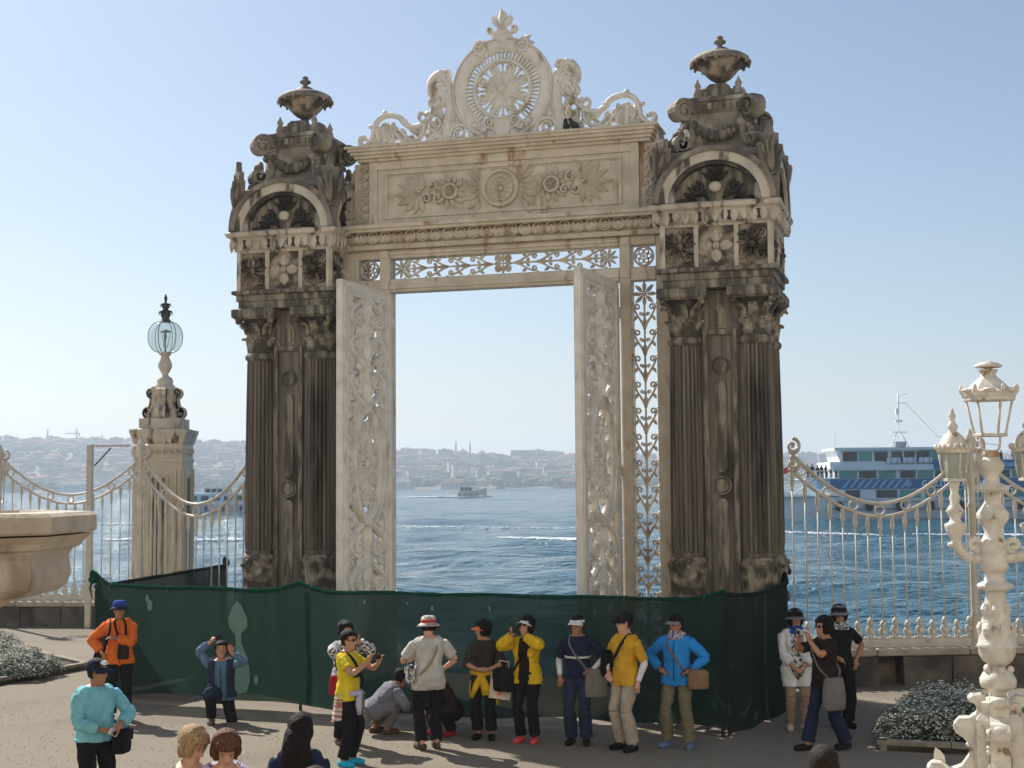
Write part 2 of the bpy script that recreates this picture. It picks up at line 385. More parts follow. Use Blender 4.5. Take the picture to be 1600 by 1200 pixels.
def foam(name, label, segs, n, size, spread):
    f = MB('foam'); rnd = random.Random(name + label)
    for k in range(n):
        (x0, y0), (x1, y1) = rnd.choice(segs); t = rnd.random() ** .8
        x = x0 + (x1 - x0) * t + rnd.gauss(0, spread * .4); y = y0 + (y1 - y0) * t + rnd.gauss(0, spread)
        r = size * rnd.uniform(.3, 1.2) * (1.15 - t * .7)
        f.ball((x, y, SEA + .22), (r * rnd.uniform(.8, 2.2), r * rnd.uniform(.5, 1), r * rnd.uniform(.2, .42)), 6, 4)
    f.build(name, label=label, cat='foam', kind='stuff')
foam('wave_foam', 'white crest of foam on the water seen low through the gate', [((6.5, 113), (-1.5, 120)), ((9, 114), (4, 114))], 420, .30, .7)
foam('wave_foam', 'thin broken foam line on the water beyond the gate', [((8, 140), (-12, 156)), ((-16, 152), (-6, 150))], 300, .22, 1.4)
foam('wave_foam', 'foam streak on the water in front of the ferry', [((24, 127), (31, 118)), ((44, 115), (34, 120))], 240, .28, .9)
foam('wave_foam', 'small patch of foam beside the slim fence bars below the ferry', [((29, 104), (32, 105.5))], 90, .24, .4)
foam('wave_foam', 'bright foam line on the water left of the gate', [((-40, 170), (-60, 176)), ((-22, 118), (-40, 123))], 260, .30, 1.0)

# far shore terrain
CX = [-1100, -837, -680, -492, -367, -168, -53, 51, 208, 448, 542, 800, 1100]; CZ = [82, 78, 72, 66, 57, 52, 46, 43, 38, 34, 36, 40, 42]
SHORE = 1520
def terr(x, y):
    xn = x * 2300 / max(y, 1); t = min(max((y - SHORE - 25) / 780, 0), 1); c = float(np.interp(xn, CX, CZ))
    z = c * (.25 * t + .75 * t * t * (3 - 2 * t)) if t > 0 else 0
    z += mnoise.noise(Vector((x * .006, y * .006, 3))) * 7 * t + mnoise.noise(Vector((x * .02, y * .02, 5))) * 3 * t
    return z + 1.2 - max(0, y - 2330) * .05
mk('hill_ground', (.10, .11, .06), (.16, .14, .10), .02, .9)
def make_hills():
    ys = list(np.linspace(SHORE - 4, 2450, 46)) + [2700, 3100]; n = 80; v = []; f = []
    for j, y in enumerate(ys):
        for i in range(n + 1):
            x = (-.62 + 1.24 * i / n) * y; v.append((x, y, SEA - 2 if j == 0 else terr(x, y)))
    for j in range(len(ys) - 1):
        for i in range(n):
            a = j * (n + 1) + i; f.append((a, a + 1, a + n + 2, a + n + 1))
    h = MB('hill_ground'); h.add(v, f, True); h.build('hills', kind='structure')
make_hills()
for k, c in dict(w_cream=(.50, .45, .36), w_pink=(.44, .32, .26), w_grey=(.36, .35, .34), w_white=(.62, .60, .56), w_ochre=(.40, .30, .18)).items():
    mk(k, c, tuple(x * .8 for x in c), .15, .9)
mk('roof_red', (.23, .105, .07), (.17, .085, .06), .3, .9); mk('roof_grey', (.20, .19, .18), (.27, .25, .23), .3, .9); mk('w_dark', (.05, .055, .06))
mk('far_leaf', (.05, .085, .03), (.085, .115, .045), .06, .9)
def house_mb(w, d, h, wall, roof, hip, rnd, mb=None):
    m = mb or MB(wall, roof, 'w_dark')
    m.use(wall).box(-w / 2, w / 2, -d / 2, d / 2, -6, h)
    m.use(roof)
    if hip:
        o = .5; r = h + min(w, d) * .26; k = max(w / 2 - d / 2, 0) + .1
        m.add([(-w / 2 - o, -d / 2 - o, h + .02), (w / 2 + o, -d / 2 - o, h + .02), (w / 2 + o, d / 2 + o, h + .02), (-w / 2 - o, d / 2 + o, h + .02), (-k, 0, r), (k, 0, r)],
              [(0, 1, 5, 4), (1, 2, 5), (2, 3, 4, 5), (3, 0, 4), (3, 2, 1, 0)])
    else:
        m.box(-w / 2 - .3, w / 2 + .3, -d / 2 - .3, d / 2 + .3, h + .02, h + .6); m.box(-w * .2, w * .1, -1, 2, h + .6, h + 2.4)
    m.use('w_dark')
    nf = max(1, int(h / 3)); nw = max(2, int(w / 2.8))
    for a in range(nf):
        for b in range(nw):
            if rnd.random() < .1: continue
            x = -w / 2 + (b + .5) * w / nw; z = h - nf * h / nf + a * h / nf + 1.0
            m.box(x - .55, x + .55, -d / 2 - .12, -d / 2 + .1, z, z + 1.5)
    return m
KINDS = [('pale house with red roof', 'w_cream', 'roof_red', True), ('pinkish house with red roof', 'w_pink', 'roof_red', True),
         ('grey flat-roofed house', 'w_grey', 'roof_grey', False), ('white flat-roofed house', 'w_white', 'roof_grey', False),
         ('ochre house with red roof', 'w_ochre', 'roof_red', True), ('white house with red roof', 'w_white', 'roof_red', True)]
rnd = random.Random(11); TPL = []
for ki, (lb, wl_, rf, hip) in enumerate(KINDS):
    for s in range(3):
        w = rnd.uniform(9, 13) + s * 4; d = rnd.uniform(8, 11); h = rnd.uniform(5.5, 8) + s * 2.6 + (3.5 if not hip else 0)
        TPL.append((house_mb(w, d, h, wl_, rf, hip, rnd).mesh('house'), 'hazy ' + lb + ' on the far hillside', w, d, h, ki))
spots = []
for k in range(1250):
    u = rnd.random() ** .8; y = SHORE + 22 + u * 800; x = rnd.uniform(-.385, .385) * y
    if mnoise.noise(Vector((x * .008, y * .012, 9))) < -.22: continue
    if all(abs(x - a) > 11 or abs(y - b) > 13 for a, b in spots): spots.append((x, y))
spots.sort(key=lambda p: p[1]); stuff = MB('w_cream', 'w_pink', 'w_grey', 'w_white', 'w_ochre', 'roof_red', 'roof_grey', 'w_dark')
hidden = lambda x, y: any(a < x / y * 2200 + 800 < b for a, b in ((392, 520), (1045, 1205)))
cnt = 0
for x, y in spots:
    me, lb, w, d, h, ki = rnd.choice(TPL); rz = rnd.gauss(0, .35); z = terr(x, y)
    if cnt < 290 and not hidden(x, y):
        px = x / y * 2200 + 800; zone = 'behind the far left fence' if px < 200 else 'right of the lantern pillar' if px < 400 else 'behind the left door leaf' if px < 610 else 'in the left half of the gateway' if px < 755 else 'in the right half of the gateway' if px < 900 else 'behind the right door leaf' if px < 1050 else 'beyond the ferry'
        lb = 'hazy ' + KINDS[ki][0] + (' near the shore' if y < SHORE + 170 else ' on the slope' if y < SHORE + 330 else ' near the skyline') + ', ' + zone
        o = bpy.data.objects.new('house', me); link(o, None, (x, y, z), (0, 0, rz), lb, 'house', 'hazy houses across the water'); cnt += 1
    elif not hidden(x, y):
        stuff.T = Matrix.Translation((x, y, z)) @ Matrix.Rotation(rz, 4, 'Z'); house_mb(w, d, h, KINDS[ki][1], KINDS[ki][2], KINDS[ki][3], rnd, stuff)
stuff.T = None; stuff.build('far_houses', label='dense mass of houses high on the far hillside', cat='houses', kind='stuff')
wd = MB('far_leaf')
for k in range(3800):
    y = SHORE + 12 + rnd.random() ** 1.25 * 860; x = rnd.uniform(-.40, .40) * y
    if mnoise.noise(Vector((x * .008, y * .012, 9))) > .30 and rnd.random() < .75: continue
    r = rnd.uniform(2.6, 6.2) * (1.35 if y < SHORE + 160 else 1); z = terr(x, y)
    for q in range(3):
        a = rnd.uniform(0, 6.28); rr = r * rnd.uniform(.45, .8)
        wd.ball((x + math.cos(a) * r * .55, y + math.sin(a) * r * .55, z + r * rnd.uniform(.35, .85)), (rr * rnd.uniform(.9, 1.3), rr, rr * rnd.uniform(.7, 1.1)), 6, 4, False)
wd.build('far_wood', label='green hazy trees among the houses on the far shore', cat='trees', kind='stuff')
def block(x, y, w, h, wall, label):
    e = empty('apartment_building', (x, y, terr(x, y)), label=label, cat='building')
    MB(wall).box(-w / 2, w / 2, -7, 7, -8, h).build('wall', e); MB('roof_grey').box(-w / 2 - .4, w / 2 + .4, -7.4, 7.4, h + .02, h + .9).build('roof', e)
    base = None; nw = int(w / 3.4); nf = int(h / 3.2)
    for a in range(nf):
        for b in range(nw):
            p = (-w / 2 + (b + .5) * w / nw, -7.1, 1 + a * 3.2)
            if base is None: base = MB('w_dark').box(-.8, .8, -.1, .2, 0, 1.7).build('window', e, p)
            else: share(base, e, p)
block(14, 2200, 34, 15, 'w_grey', 'long hazy grey apartment block on the skyline through the gate')
block(53, 2170, 30, 17, 'w_white', 'pale hazy apartment block with rows of windows, nearest the right door leaf')
block(-150, 2180, 34, 12, 'w_white', 'pale hazy apartment block on the skyline nearest the left door leaf')
def hall(x, w, h, wall, roof, label):
    e = empty('waterfront_hall', (x, SHORE + 12, 1.0), label=label, cat='building')
    MB(wall).box(-w / 2, w / 2, -5, 5, -3, h).build('wall', e)
    MB(roof).add([(-w / 2 - 1, -6, h), (w / 2 + 1, -6, h), (w / 2 + 1, 6, h), (-w / 2 - 1, 6, h), (-w / 2 + 3, 0, h + 4), (w / 2 - 3, 0, h + 4)], [(0, 1, 5, 4), (1, 2, 5), (2, 3, 4, 5), (3, 0, 4), (3, 2, 1, 0)]).build('roof', e)
    b = None
    for i in range(int(w / 5)):
        p = (-w / 2 + (i + .5) * 5, -5.1, 1)
        if b is None: b = MB('w_dark').box(-.9, .9, -.1, .1, 0, 2.4).build('window', e, p)
        else: share(b, e, p)
hall(-128, 34, 6, 'w_white', 'roof_grey', 'low pale waterfront hall on the far shore beside the left door leaf')
hall(-66, 24, 5, 'w_cream', 'roof_red', 'low hazy waterfront building on the far shore behind the motorboat')
hall(60, 30, 5, 'w_pink', 'roof_red', 'low reddish waterfront building on the far shore beside the right door leaf')
hall(-470, 44, 6, 'w_white', 'roof_grey', 'long pale waterfront building on the far shore behind the left fence')
def minaret(x, label, top=20):
    y = 2290; m = MB('w_grey'); m.lathe([(1.5, -6), (1.4, top * .62), (2.0, top * .64), (2.0, top * .68), (1.15, top * .69), (1.05, top * .84), (1.3, top * .85), (.05, top * 1.06)], 10)
    m.build('minaret', None, (x, y, terr(x, y)), label=label, cat='minaret')
minaret(-92, 'left one of two slim minarets on the skyline through the gate', 27); minaret(-69, 'right one of two slim minarets on the skyline through the gate', 29)
minaret(-756, 'slim dark mast-like minaret on the far left skyline beside the crane', 26)
ds = MB('w_grey'); ds.lathe([(9, -6), (9, 6), (8.4, 6.2), (7.6, 9), (5.6, 12), (2.6, 14), (.2, 15), (.1, 17)], 18); ds.build('domed_mosque', None, (-50, 2285, terr(-50, 2285)), label='hazy grey dome on the skyline through the gate', cat='mosque')
def crane(x, h, jib, label):
    y = 2300; m = MB('iron_dark')
    m.box(-.9, .9, -.9, .9, -5, h); m.box(-jib, jib * .3, -.6, .6, h - 5, h - 3.6); m.tube([(0, 0, h + 4), (-jib * .8, 0, h - 3.6)], .25, 4); m.tube([(0, 0, h + 4), (jib * .28, 0, h - 3.6)], .25, 4)
    m.box(-.5, .5, -.5, .5, h, h + 4); m.box(jib * .2, jib * .3, -1, 1, h - 8, h - 5); m.build('tower_crane', None, (x, y, terr(x, y)), label=label, cat='crane')
crane(-712, 24, 18, 'tall hazy tower crane on the far left skyline'); crane(-670, 14, 15, 'shorter hazy tower crane nearest the lantern pillar')
# ------------------------------------------------------------------ the gate
GT = R(16.5)
gate = empty('palace_gate', (-0.10, 23.33, 0), -GT, label='monumental marble gate with open white iron doors and a pierced crest', cat='gate')

def acanthus(mb, cx, cy, a, r0, z0, h, w, out=.09):
    ca, sa = math.cos(a), math.sin(a); vs = []; fs = []
    prof = [(0, 0, .7), (.012, .35, 1), (.03, .7, .95), (out * .75, .95, .7), (out, .92, .45), (out * 1.02, .80, .15)]
    for th in (0, -.022):
        for dr, z, ww in prof:
            for k in (-1, -.5, 0, .5, 1):
                o = k * w / 2 * ww; r = r0 + dr + th - .018 * abs(k) + (.006 if abs(k) == .5 else 0)
                vs.append((cx + r * ca - o * sa, cy + r * sa + o * ca, z0 + h * z))
    n = len(prof)
    for j in range(n - 1):
        for k in range(4):
            q = j * 5 + k; fs.append((q, q + 1, q + 6, q + 5)); q += n * 5; fs.append((q + 5, q + 6, q + 1, q))
        for e in (0, 4):
            q = j * 5 + e; fs.append((q, q + 5, q + 5 + n * 5, q + n * 5) if e == 0 else (q + n * 5, q + 5 + n * 5, q + 5, q))
    mb.add(vs, fs)
FACE = [Matrix.Rotation(R(90) * k, 4, 'Z') for k in range(4)]

def make_pillar():
    """pillar around its own axis; front is -y"""
    core = MB('marble_column')
    core.sqstack([(.84, 0), (.84, 1.1), (.82, 1.16), (.80, 1.2), (.80, 1.5), (.60, 1.55), (.60, 6.36)])
    pil = core.build('pillar', gate)
    # recessed centre panels with long tablets and roundels on each face
    tb = MB('marble_stain')
    for T in FACE:
        tb.T = T
        for x in (-.225, .225): tb.box(x - .035, x + .035, -.66, -.59, 1.56, 5.66)
        for z0, z1 in ((1.75, 3.05), (3.62, 4.85)):
            tb.box(-.085, .085, -.63, -.595, z0, z1)
            for z in (z0, z1):
                tb.prism([(.085 * math.cos(a), z + .085 * math.sin(a)) for a in [2 * math.pi * i / 14 for i in range(14)]], -.6315, -.5935)
        for z in (3.33, 5.18): tb.prism([(.10 * math.cos(a), z + .10 * math.sin(a)) for a in [2 * math.pi * i / 16 for i in range(16)]], -.635, -.59); tb.ring(0, z, .13, .03, .03, -.60)
        tb.box(-.26, .26, -.67, -.59, 5.66, 5.74); tb.box(-.05, .05, -.66, -.6, 5.8, 6.02); tb.prism([(.1, 5.76), (.1, 6.0), (.05, 6.1), (0, 6.15), (-.05, 6.1), (-.1, 6.0), (-.1, 5.76)], -.625, -.59)
    tb.T = None; tb.build('tablet_panel', pil)
    # four fluted corner columns
    cs = MB('marble_column'); n = 88
    cs.lathe([(.252, 2.22), (.268, 2.26), (.268, 2.30)], 24)
    cs.lathe([(.255, 2.30), (.272, 2.42), (.268, 3.6), (.258, 4.6), (.246, 5.46), (.24, 5.50)], n, flute=22, fd=.15, smooth=False)
    cs.use('marble_stain').lathe([(.245, 5.50), (.275, 5.53), (.285, 5.56), (.275, 5.60), (.245, 5.63)], 24)
    bs = MB('marble_frieze')
    bs.lathe([(.33, 1.5), (.345, 1.56), (.33, 1.62), (.285, 1.66), (.285, 2.05), (.30, 2.15), (.29, 2.2), (.25, 2.24)], 20)
    for k in range(10): acanthus(bs, 0, 0, 2 * math.pi * k / 10, .285, 1.68, .5 if k % 2 else .42, .17, .06)
    cp = MB('marble_frieze')
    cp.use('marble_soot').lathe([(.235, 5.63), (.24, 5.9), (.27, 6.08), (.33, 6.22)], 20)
    cp.use('marble_frieze')
    for k in range(8): acanthus(cp, 0, 0, 2 * math.pi * (k + .5) / 8, .24, 5.64, .27, .19, .10)
    for k in range(8): acanthus(cp, 0, 0, 2 * math.pi * k / 8, .245, 5.78, .36, .17, .15)
    for k in range(4):
        a = R(45 + 90 * k); cp.tube([(.27 * math.cos(a), .27 * math.sin(a), 5.95), (.33 * math.cos(a), .33 * math.sin(a), 6.12), (.42 * math.cos(a), .42 * math.sin(a), 6.2)], [.03, .035, .03], 6)
        cp.ball((.415 * math.cos(a), .415 * math.sin(a), 6.17), (.06, .06, .06), 8, 6)
    cp.use('marble_stain').sqstack([(.34, 6.20), (.385, 6.24), (.385, 6.36), (.36, 6.38)])
    for k, (sx, sy) in enumerate(((-1, -1), (1, -1), (1, 1), (-1, 1))):
        for nm, b in (('column', cs), ('column_base', bs), ('capital', cp)):
            if k == 0: MADE[nm] = b.build(nm, pil, (sx * .545, sy * .545, 0))
            else: share(MADE[nm], pil, (sx * .545, sy * .545, 0), (0, 0, R(90 * k)))
    # entablature
    en = MB('marble_stain')
    en.sqstack([(.84, 6.375), (.84, 6.50), (.87, 6.505), (.87, 6.60), (.93, 6.62), (.93, 6.68), (.83, 6.70)])
    en.use('marble_frieze').sqstack([(.80, 6.69), (.80, 7.38)])
    en.use('marble_arch').sqstack([(.84, 7.33), (.86, 7.37), (.90, 7.40), (.94, 7.56), (1.0, 7.60), (1.02, 7.66), (.97, 7.69)])
    for T in FACE:
        en.T = T; en.use('marble_arch')
        for k in range(13):      # leaf dentils hanging under the cornice
            x = -.90 + 1.8 * k / 12
            en.leaf(x, 7.58, R(-90), random.uniform(.19, .25), .12, .05, -.935)
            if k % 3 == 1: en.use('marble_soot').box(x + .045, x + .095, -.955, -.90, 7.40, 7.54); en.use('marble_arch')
        for xx in (-.84, .84, -.31, .31): en.box(xx - .035, xx + .035, -.845, -.79, 6.69, 7.36)
    en.T = None; ent = en.build('entablature', pil)
    fr = MB('marble_frieze')
    for T in FACE:
        fr.T = T
        for x in (-.56, .56):
            fr.rosette(x, 7.02, .27, 9, .10, -.80, .2)
            for k in range(4): fr.curl(spiral(x + (.13 if k % 2 else -.13), 7.02 + (.17 if k > 1 else -.17), .09, .02, 1.57 * k, 1.2, 10), .04, .02, .07, -.80)
        fr.use('marble_arch').rosette(0, 7.02, .26, 4, .08, -.80, R(90)).use('marble_frieze').rosette(0, 7.02, .2, 8, .05, -.80)
    fr.T = None; fr.build('frieze_ornament', pil)
    # arched gables
    bk = MB('marble_dark'); bk.sqstack([(.74, 7.66), (.74, 8.32), (.55, 8.56)]); bk.build('attic_core', pil)
    ar = MB('marble_arch'); N = 22; seg = [math.pi * i / N for i in range(N + 1)]
    def arc(rx0, rz0, rx1, rz1, y0, y1, mat):
        ar.use(mat); vs = []; fs = []
        for a in seg:
            c, s_ = math.cos(a), math.sin(a)
            vs += [(rx1 * c, y0, 7.70 + rz1 * s_), (rx0 * c, y0, 7.70 + rz0 * s_), (rx0 * c, y1, 7.70 + rz0 * s_), (rx1 * c, y1, 7.70 + rz1 * s_)]
        for i in range(N):
            for j in range(4):
                k = (j + 1) % 4; fs.append((i * 4 + j, i * 4 + k, i * 4 + 4 + k, i * 4 + 4 + j))
        fs += [(3, 2, 1, 0), (N * 4, N * 4 + 1, N * 4 + 2, N * 4 + 3)]; ar.add(vs, fs)
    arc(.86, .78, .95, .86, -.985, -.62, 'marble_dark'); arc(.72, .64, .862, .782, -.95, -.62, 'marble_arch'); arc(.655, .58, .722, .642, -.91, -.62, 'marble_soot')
    ar.use('marble_stain').prism([(.70 * math.cos(a), 7.69 + .62 * math.sin(a)) for a in seg], -.765, -.60)
    ar.use('marble_soot')
    for s_ in (-1, 1):
        for q in range(7): ar.leaf(s_ * (.10 + q * .062), 7.74 + .06 * math.sin(q), R(90 - s_ * (35 + q * 8)), .34 - q * .028, .10, .09, -.765)
        ar.curl(spiral(s_ * .30, 7.93, .12, .03, R(90), s_ * 1.3, 14), .06, .03, .09, -.765)
    for q in range(5): ar.leaf(0, 8.02, R(90 + (q - 2) * 26), .27, .08, .10, -.765)
    ar.use('marble_pale').ball((0, -.83, 7.94), (.10, .06, .085), 12, 8)
    am = ar.build('arched_gable', pil)
    for k in (1, 2, 3): share(am, pil, rot=(0, 0, R(90 * k)))
    # corner acroteria: fan-shaped shell leaves
    ac = MB('marble_dark')
    ac.T = Matrix.Translation((-.84, -.84, 0)) @ Matrix.Rotation(R(-45), 4, 'Z')
    pts = [(-.07, 7.70), (.07, 7.70), (.10, 8.0), (.20, 8.34), (.23, 8.56), (.14, 8.55), (.15, 8.72), (.06, 8.72), (.0, 8.92), (-.06, 8.74), (-.15, 8.70), (-.14, 8.55), (-.23, 8.54), (-.20, 8.32), (-.10, 8.0)]
    ac.prism(pts, -.05, .04)
    ac.use('marble_stain')
    for q in range(5): ac.leaf(0, 8.08, R(90 + (q - 2) * 13), .60 - abs(q - 2) * .06, .075, .06, -.06)
    ac.ring(0, 8.02, .06, .03, .05, -.06)
    ac.T = None; acm = ac.build('acroterion', pil)
    for k in (1, 2, 3): share(acm, pil, rot=(0, 0, R(90 * k)))
    # attic pedestal with swags and scroll consoles
    at = MB('marble_dark')
    at.sqstack([(.80, 8.34), (.82, 8.42), (.74, 8.45), (.72, 8.54), (.56, 8.62), (.45, 8.80), (.41, 9.05), (.43, 9.20), (.49, 9.24), (.50, 9.36), (.54, 9.38), (.54, 9.44), (.44, 9.46)])
    for T in FACE:
        at.T = T
        for q in range(11):
            t = q / 10; x = -.46 + .92 * t; z = 9.10 - .30 * math.sin(math.pi * t)
            at.use('marble_stain' if q % 3 else 'marble_dark').ball((x, -.49 - .05 * math.sin(math.pi * t), z), (.075, .08, .075 + .02 * math.sin(math.pi * t)), 8, 5)
        for x in (-.17, .17): at.rosette(x, 8.86, .11, 8, .07, -.52)
        for q in range(9): at.box(-.44 + .11 * q - .03, -.44 + .11 * q + .03, -.525, -.49, 9.25, 9.34)
    at.T = None; at.build('attic_pedestal', pil)
    vo = MB('marble_dark')
    sp = cr([(.92, 8.62), (.70, 8.72), (.64, 8.95), (.62, 9.2)], 4)
    for y in (.12,):
        vo.ribbon(spiral(.80, 9.22, .19, .05, R(190), -1.6, 26), [.10 - .05 * i / 26 for i in range(27)], .24, y)
        vo.ribbon(sp, .12, .24, y); vo.ribbon(spiral(.86, 8.68, .13, .03, R(-60), 1.2, 18), [.09 - .05 * i / 18 for i in range(19)], .26, y)
    vo.ball((.80, 0, 9.22), (.10, .14, .10), 10, 6); vo.use('marble_stain').ball((.84, 0, 8.84), (.09, .12, .09), 8, 6)
    for k in range(5): vo.ball((.74 + .05 * k, (-1) ** k * .07, 9.0 - .08 * k), .06, 6, 5)
    vom = vo.build('scroll_console', pil, rot=(0, 0, R(45)))
    for k in (1, 2, 3): share(vom, pil, rot=(0, 0, R(45 + 90 * k)))
    up = MB('marble_stain')
    up.sqstack([(.40, 9.44), (.40, 9.49), (.33, 9.51)])
    for T in FACE:
        up.T = T; up.prism([(-.33, 9.50), (.33, 9.50), (.34, 9.57), (.28, 9.61), (.21, 9.60), (.18, 9.66), (.12, 9.70), (-.12, 9.70), (-.18, 9.66), (-.21, 9.60), (-.28, 9.61), (-.34, 9.57)], -.33, -.22)
    up.T = None; up.sqstack([(.24, 9.50), (.17, 9.66), (.09, 9.70)]); up.build('upper_pedestal', pil)
    for k in range(4):
        f_ = MB('marble_dark'); f_.lathe([(.05, 9.44), (.075, 9.54), (.06, 9.60), (.04, 9.63), (.06, 9.68), (.025, 9.75), (.008, 9.79)], 8, (.46, 0, 0)); f_.build('corner_finial', pil, rot=(0, 0, R(45 + 90 * k)))
    ur = MB('marble_frieze')
    ur.lathe([(.14, 9.66), (.075, 9.72), (.06, 9.78), (.09, 9.81), (.17, 9.86), (.26, 9.95), (.35, 10.06), (.42, 10.15), (.44, 10.18)], 32, flute=16, fd=.10)
    ur.use('marble_dark').lathe([(.42, 10.16), (.475, 10.10), (.488, 10.11), (.46, 10.19), (.36, 10.25), (.20, 10.285)], 32)
    for k in range(16):
        a = 2 * math.pi * k / 16; ur.ball((.472 * math.cos(a), .472 * math.sin(a), 10.10), (.03, .03, .05), 6, 5)
    ur.use('marble_stain').lathe([(.20, 10.28), (.165, 10.33), (.10, 10.37), (.045, 10.385)], 20, flute=10, fd=.12)
    ur.use('marble_dark').lathe([(.04, 10.38), (.04, 10.42), (.095, 10.45), (.10, 10.48), (.06, 10.505), (.045, 10.515), (.06, 10.54), (.03, 10.57)], 14)
    ur.build('urn', pil)
    return pil
MADE = {}
PC = 3.65
pil = make_pillar(); pil.location = (-PC, 0, 0)
p2 = pil.copy(); COL.objects.link(p2); p2.location = (PC, 0, 0)
for ch in list(pil.children):
    c = ch.copy(); COL.objects.link(c); c.parent = p2

# ---- iron frame between the pillars (front face about y = -.15)
YF = -.10
def vine(mb, L, h, n, d=.05, y=0.0):
    p = L / n
    mb.ribbon([(0, 0), (L, 0)], .028, d, y)
    for k in range(n):
        x = k * p
        mb.leaf(x + .02 * p, 0, 0, .55 * p, .075, d * 1.1, y); mb.ball((x + .62 * p, y - d * .5, 0), (.045, d * .6, .03), 6, 4)
        for s in (-1, 1):
            b = cr([(x + .05 * p, 0), (x + .30 * p, s * .20 * h), (x + .62 * p, s * .62 * h), (x + .92 * p, s * .90 * h)], 4)
            b += spiral(x + .92 * p, s * .62 * h, .28 * h, .07 * h, s * R(90), -s * 1.15, 10)[1:]
            mb.curl(b, .036, .026, d, y)
            mb.leaf(x + .62 * p, s * .60 * h, s * R(150), .28 * p, .055, d, y); mb.leaf(x + 1.05 * p, s * .88 * h, s * R(60), .13 * p, .05, d, y)
            mb.curl(spiral(x + .66 * p, s * .32 * h, .16 * h, .05 * h, s * R(200), s * 1.0, 8), .024, .02, d, y)
fr = MB('iron_lintel')
for s in (-1, 1):
    a, b = sorted((s * 1.99, s * 2.17))
    fr.box(a, b, YF - .10, .10, .05, 7.36, .012)                 # door post
    for q in (.03, .13): fr.box(a + q, a + q + .02, YF - .125, YF - .09, .6, 6.6)
    a, b = sorted((s * 2.575, s * 2.86)); fr.box(a, b, YF - .06, .08, .05, 7.36, .012)
    a, b = sorted((s * 2.165, s * 2.58))
    for z0, z1 in ((.05, .75), (6.64, 6.86), (7.215, 7.36)): fr.box(a, b, YF - .08, .08, z0, z1, .01)
    fr.box(s * 2.08 - .075, s * 2.08 + .075, YF - .13, YF - .05, 7.22, 7.34); fr.box(s * 2.08 - .075, s * 2.08 + .075, YF - .13, YF - .05, 6.68, 6.83)
fr.box(-1.985, 1.985, YF - .09, .10, 6.64, 6.86, .012); fr.box(-1.985, 1.985, YF - .13, YF - .085, 6.69, 6.74); fr.box(-1.985, 1.985, YF - .09, .10, 7.215, 7.36, .012); fr.box(-1.985, 1.985, YF - .13, YF - .085, 7.27, 7.31)
fr.build('door_frame', gate)
for s in (-1, 1):
    sp_ = MB('iron_lintel'); sp_.T = Matrix.Translation((s * 2.375, YF, .78)) @ Matrix.Rotation(R(-90), 4, 'Y'); vine(sp_, 5.46, .20, 13); sp_.T = None
    sp_.rosette(s * 2.375, 6.42, .21, 8, .06, YF, R(90)); sp_.build('vine_panel', gate)
    rq = MB('iron_lintel'); rq.ring(s * 2.375, 7.035, .155, .035, .05, YF); rq.ball((s * 2.375, YF - .02, 7.035), .03, 8, 5)
    for k in range(6):
        a = R(60 * k); rq.ring(s * 2.375 + .088 * math.cos(a), 7.035 + .088 * math.sin(a), .038, .022, .05, YF, 10)
    rq.build('rosette_grille', gate)
tr = MB('iron_lintel')
for s in (-1, 1):
    tr.T = Matrix.Translation((0, YF, 7.04)) @ (Matrix.Identity(4) if s > 0 else Matrix.Rotation(R(180), 4, 'Y')); 
    T2 = tr.T; tr.T = T2 @ Matrix.Translation((.18, 0, 0)); vine(tr, 1.54, .165, 4, .05 * s, -.0)
tr.T = None
for s in (-1, 1): tr.rosette(s * 1.79, 7.04, .17, 9, .05, YF, R(90 - 90 * s))
tr.ring(0, 7.04, .075, .03, .05, YF)
for k in range(4):
    a = R(45 + 90 * k); tr.ring(.12 * math.cos(a), 7.04 + .12 * math.sin(a), .05, .025, .05, YF, 12); tr.leaf(.05 * math.cos(a), 7.04 + .05 * math.sin(a), a, .14, .06, .05, YF)
    b = R(90 * k); tr.leaf(0, 7.04, b, .19, .06, .05, YF)
tr.build('transom_grille', gate)
# ---- lintel
li = MB('iron_lintel')
li.box(-2.86, 2.86, -.30, .22, 7.362, 7.43); li.box(-2.80, 2.80, -.26, .22, 7.43, 7.46)
N = 8                                                             # bulging frieze
prof = [(-.22 - .12 * math.sin(math.pi * i / N), 7.46 + .19 * i / N) for i in range(N + 1)]
vs = []; fs = []
for y, z in prof: vs += [(-2.80, y, z), (2.80, y, z)]
for i in range(N): fs.append((2 * i, 2 * i + 1, 2 * i + 3, 2 * i + 2))
li.add(vs, fs); li.box(-2.80, 2.80, -.22, .2, 7.46, 7.65)
li.box(-2.86, 2.86, -.42, .24, 7.65, 7.70); li.box(-2.90, 2.90, -.47, .26, 7.70, 7.76); li.box(-2.74, 2.74, -.30, .24, 7.76, 7.80)
li.box(-2.34, 2.34, -.20, .20, 7.80, 8.88)
li.box(-2.64, -2.34, -.16, .2, 7.80, 8.88); li.box(2.34, 2.64, -.16, .2, 7.80, 8.88)
for s in (-1, 1): a, b = sorted((s * 2.20, s * 2.34)); li.box(a, b, -.245, -.19, 7.80, 8.88)
li.box(-2.20, 2.20, -.24, -.19, 8.74, 8.88)
for z, y in ((8.88, -.30), (8.93, -.36), (8.98, -.42), (9.03, -.47)): li.box(-2.34 + y * .65, 2.34 - y * .65, y, .24, z, z + .05)
li.box(-2.70, 2.70, -.50, .25, 9.08, 9.12); li.box(-2.63, 2.63, -.16, .12, 9.12, 9.16)
lin = li.build('lintel', gate)
pal = MB('iron_lintel')
for k in range(25):
    x = -2.68 + 5.36 * k / 24
    for q in range(5): pal.leaf(x, 7.475, R(90 + (q - 2) * 30), .15, .055, .035, -.315)
    pal.ring(x, 7.555, .095, .016, .03, -.325, 14)
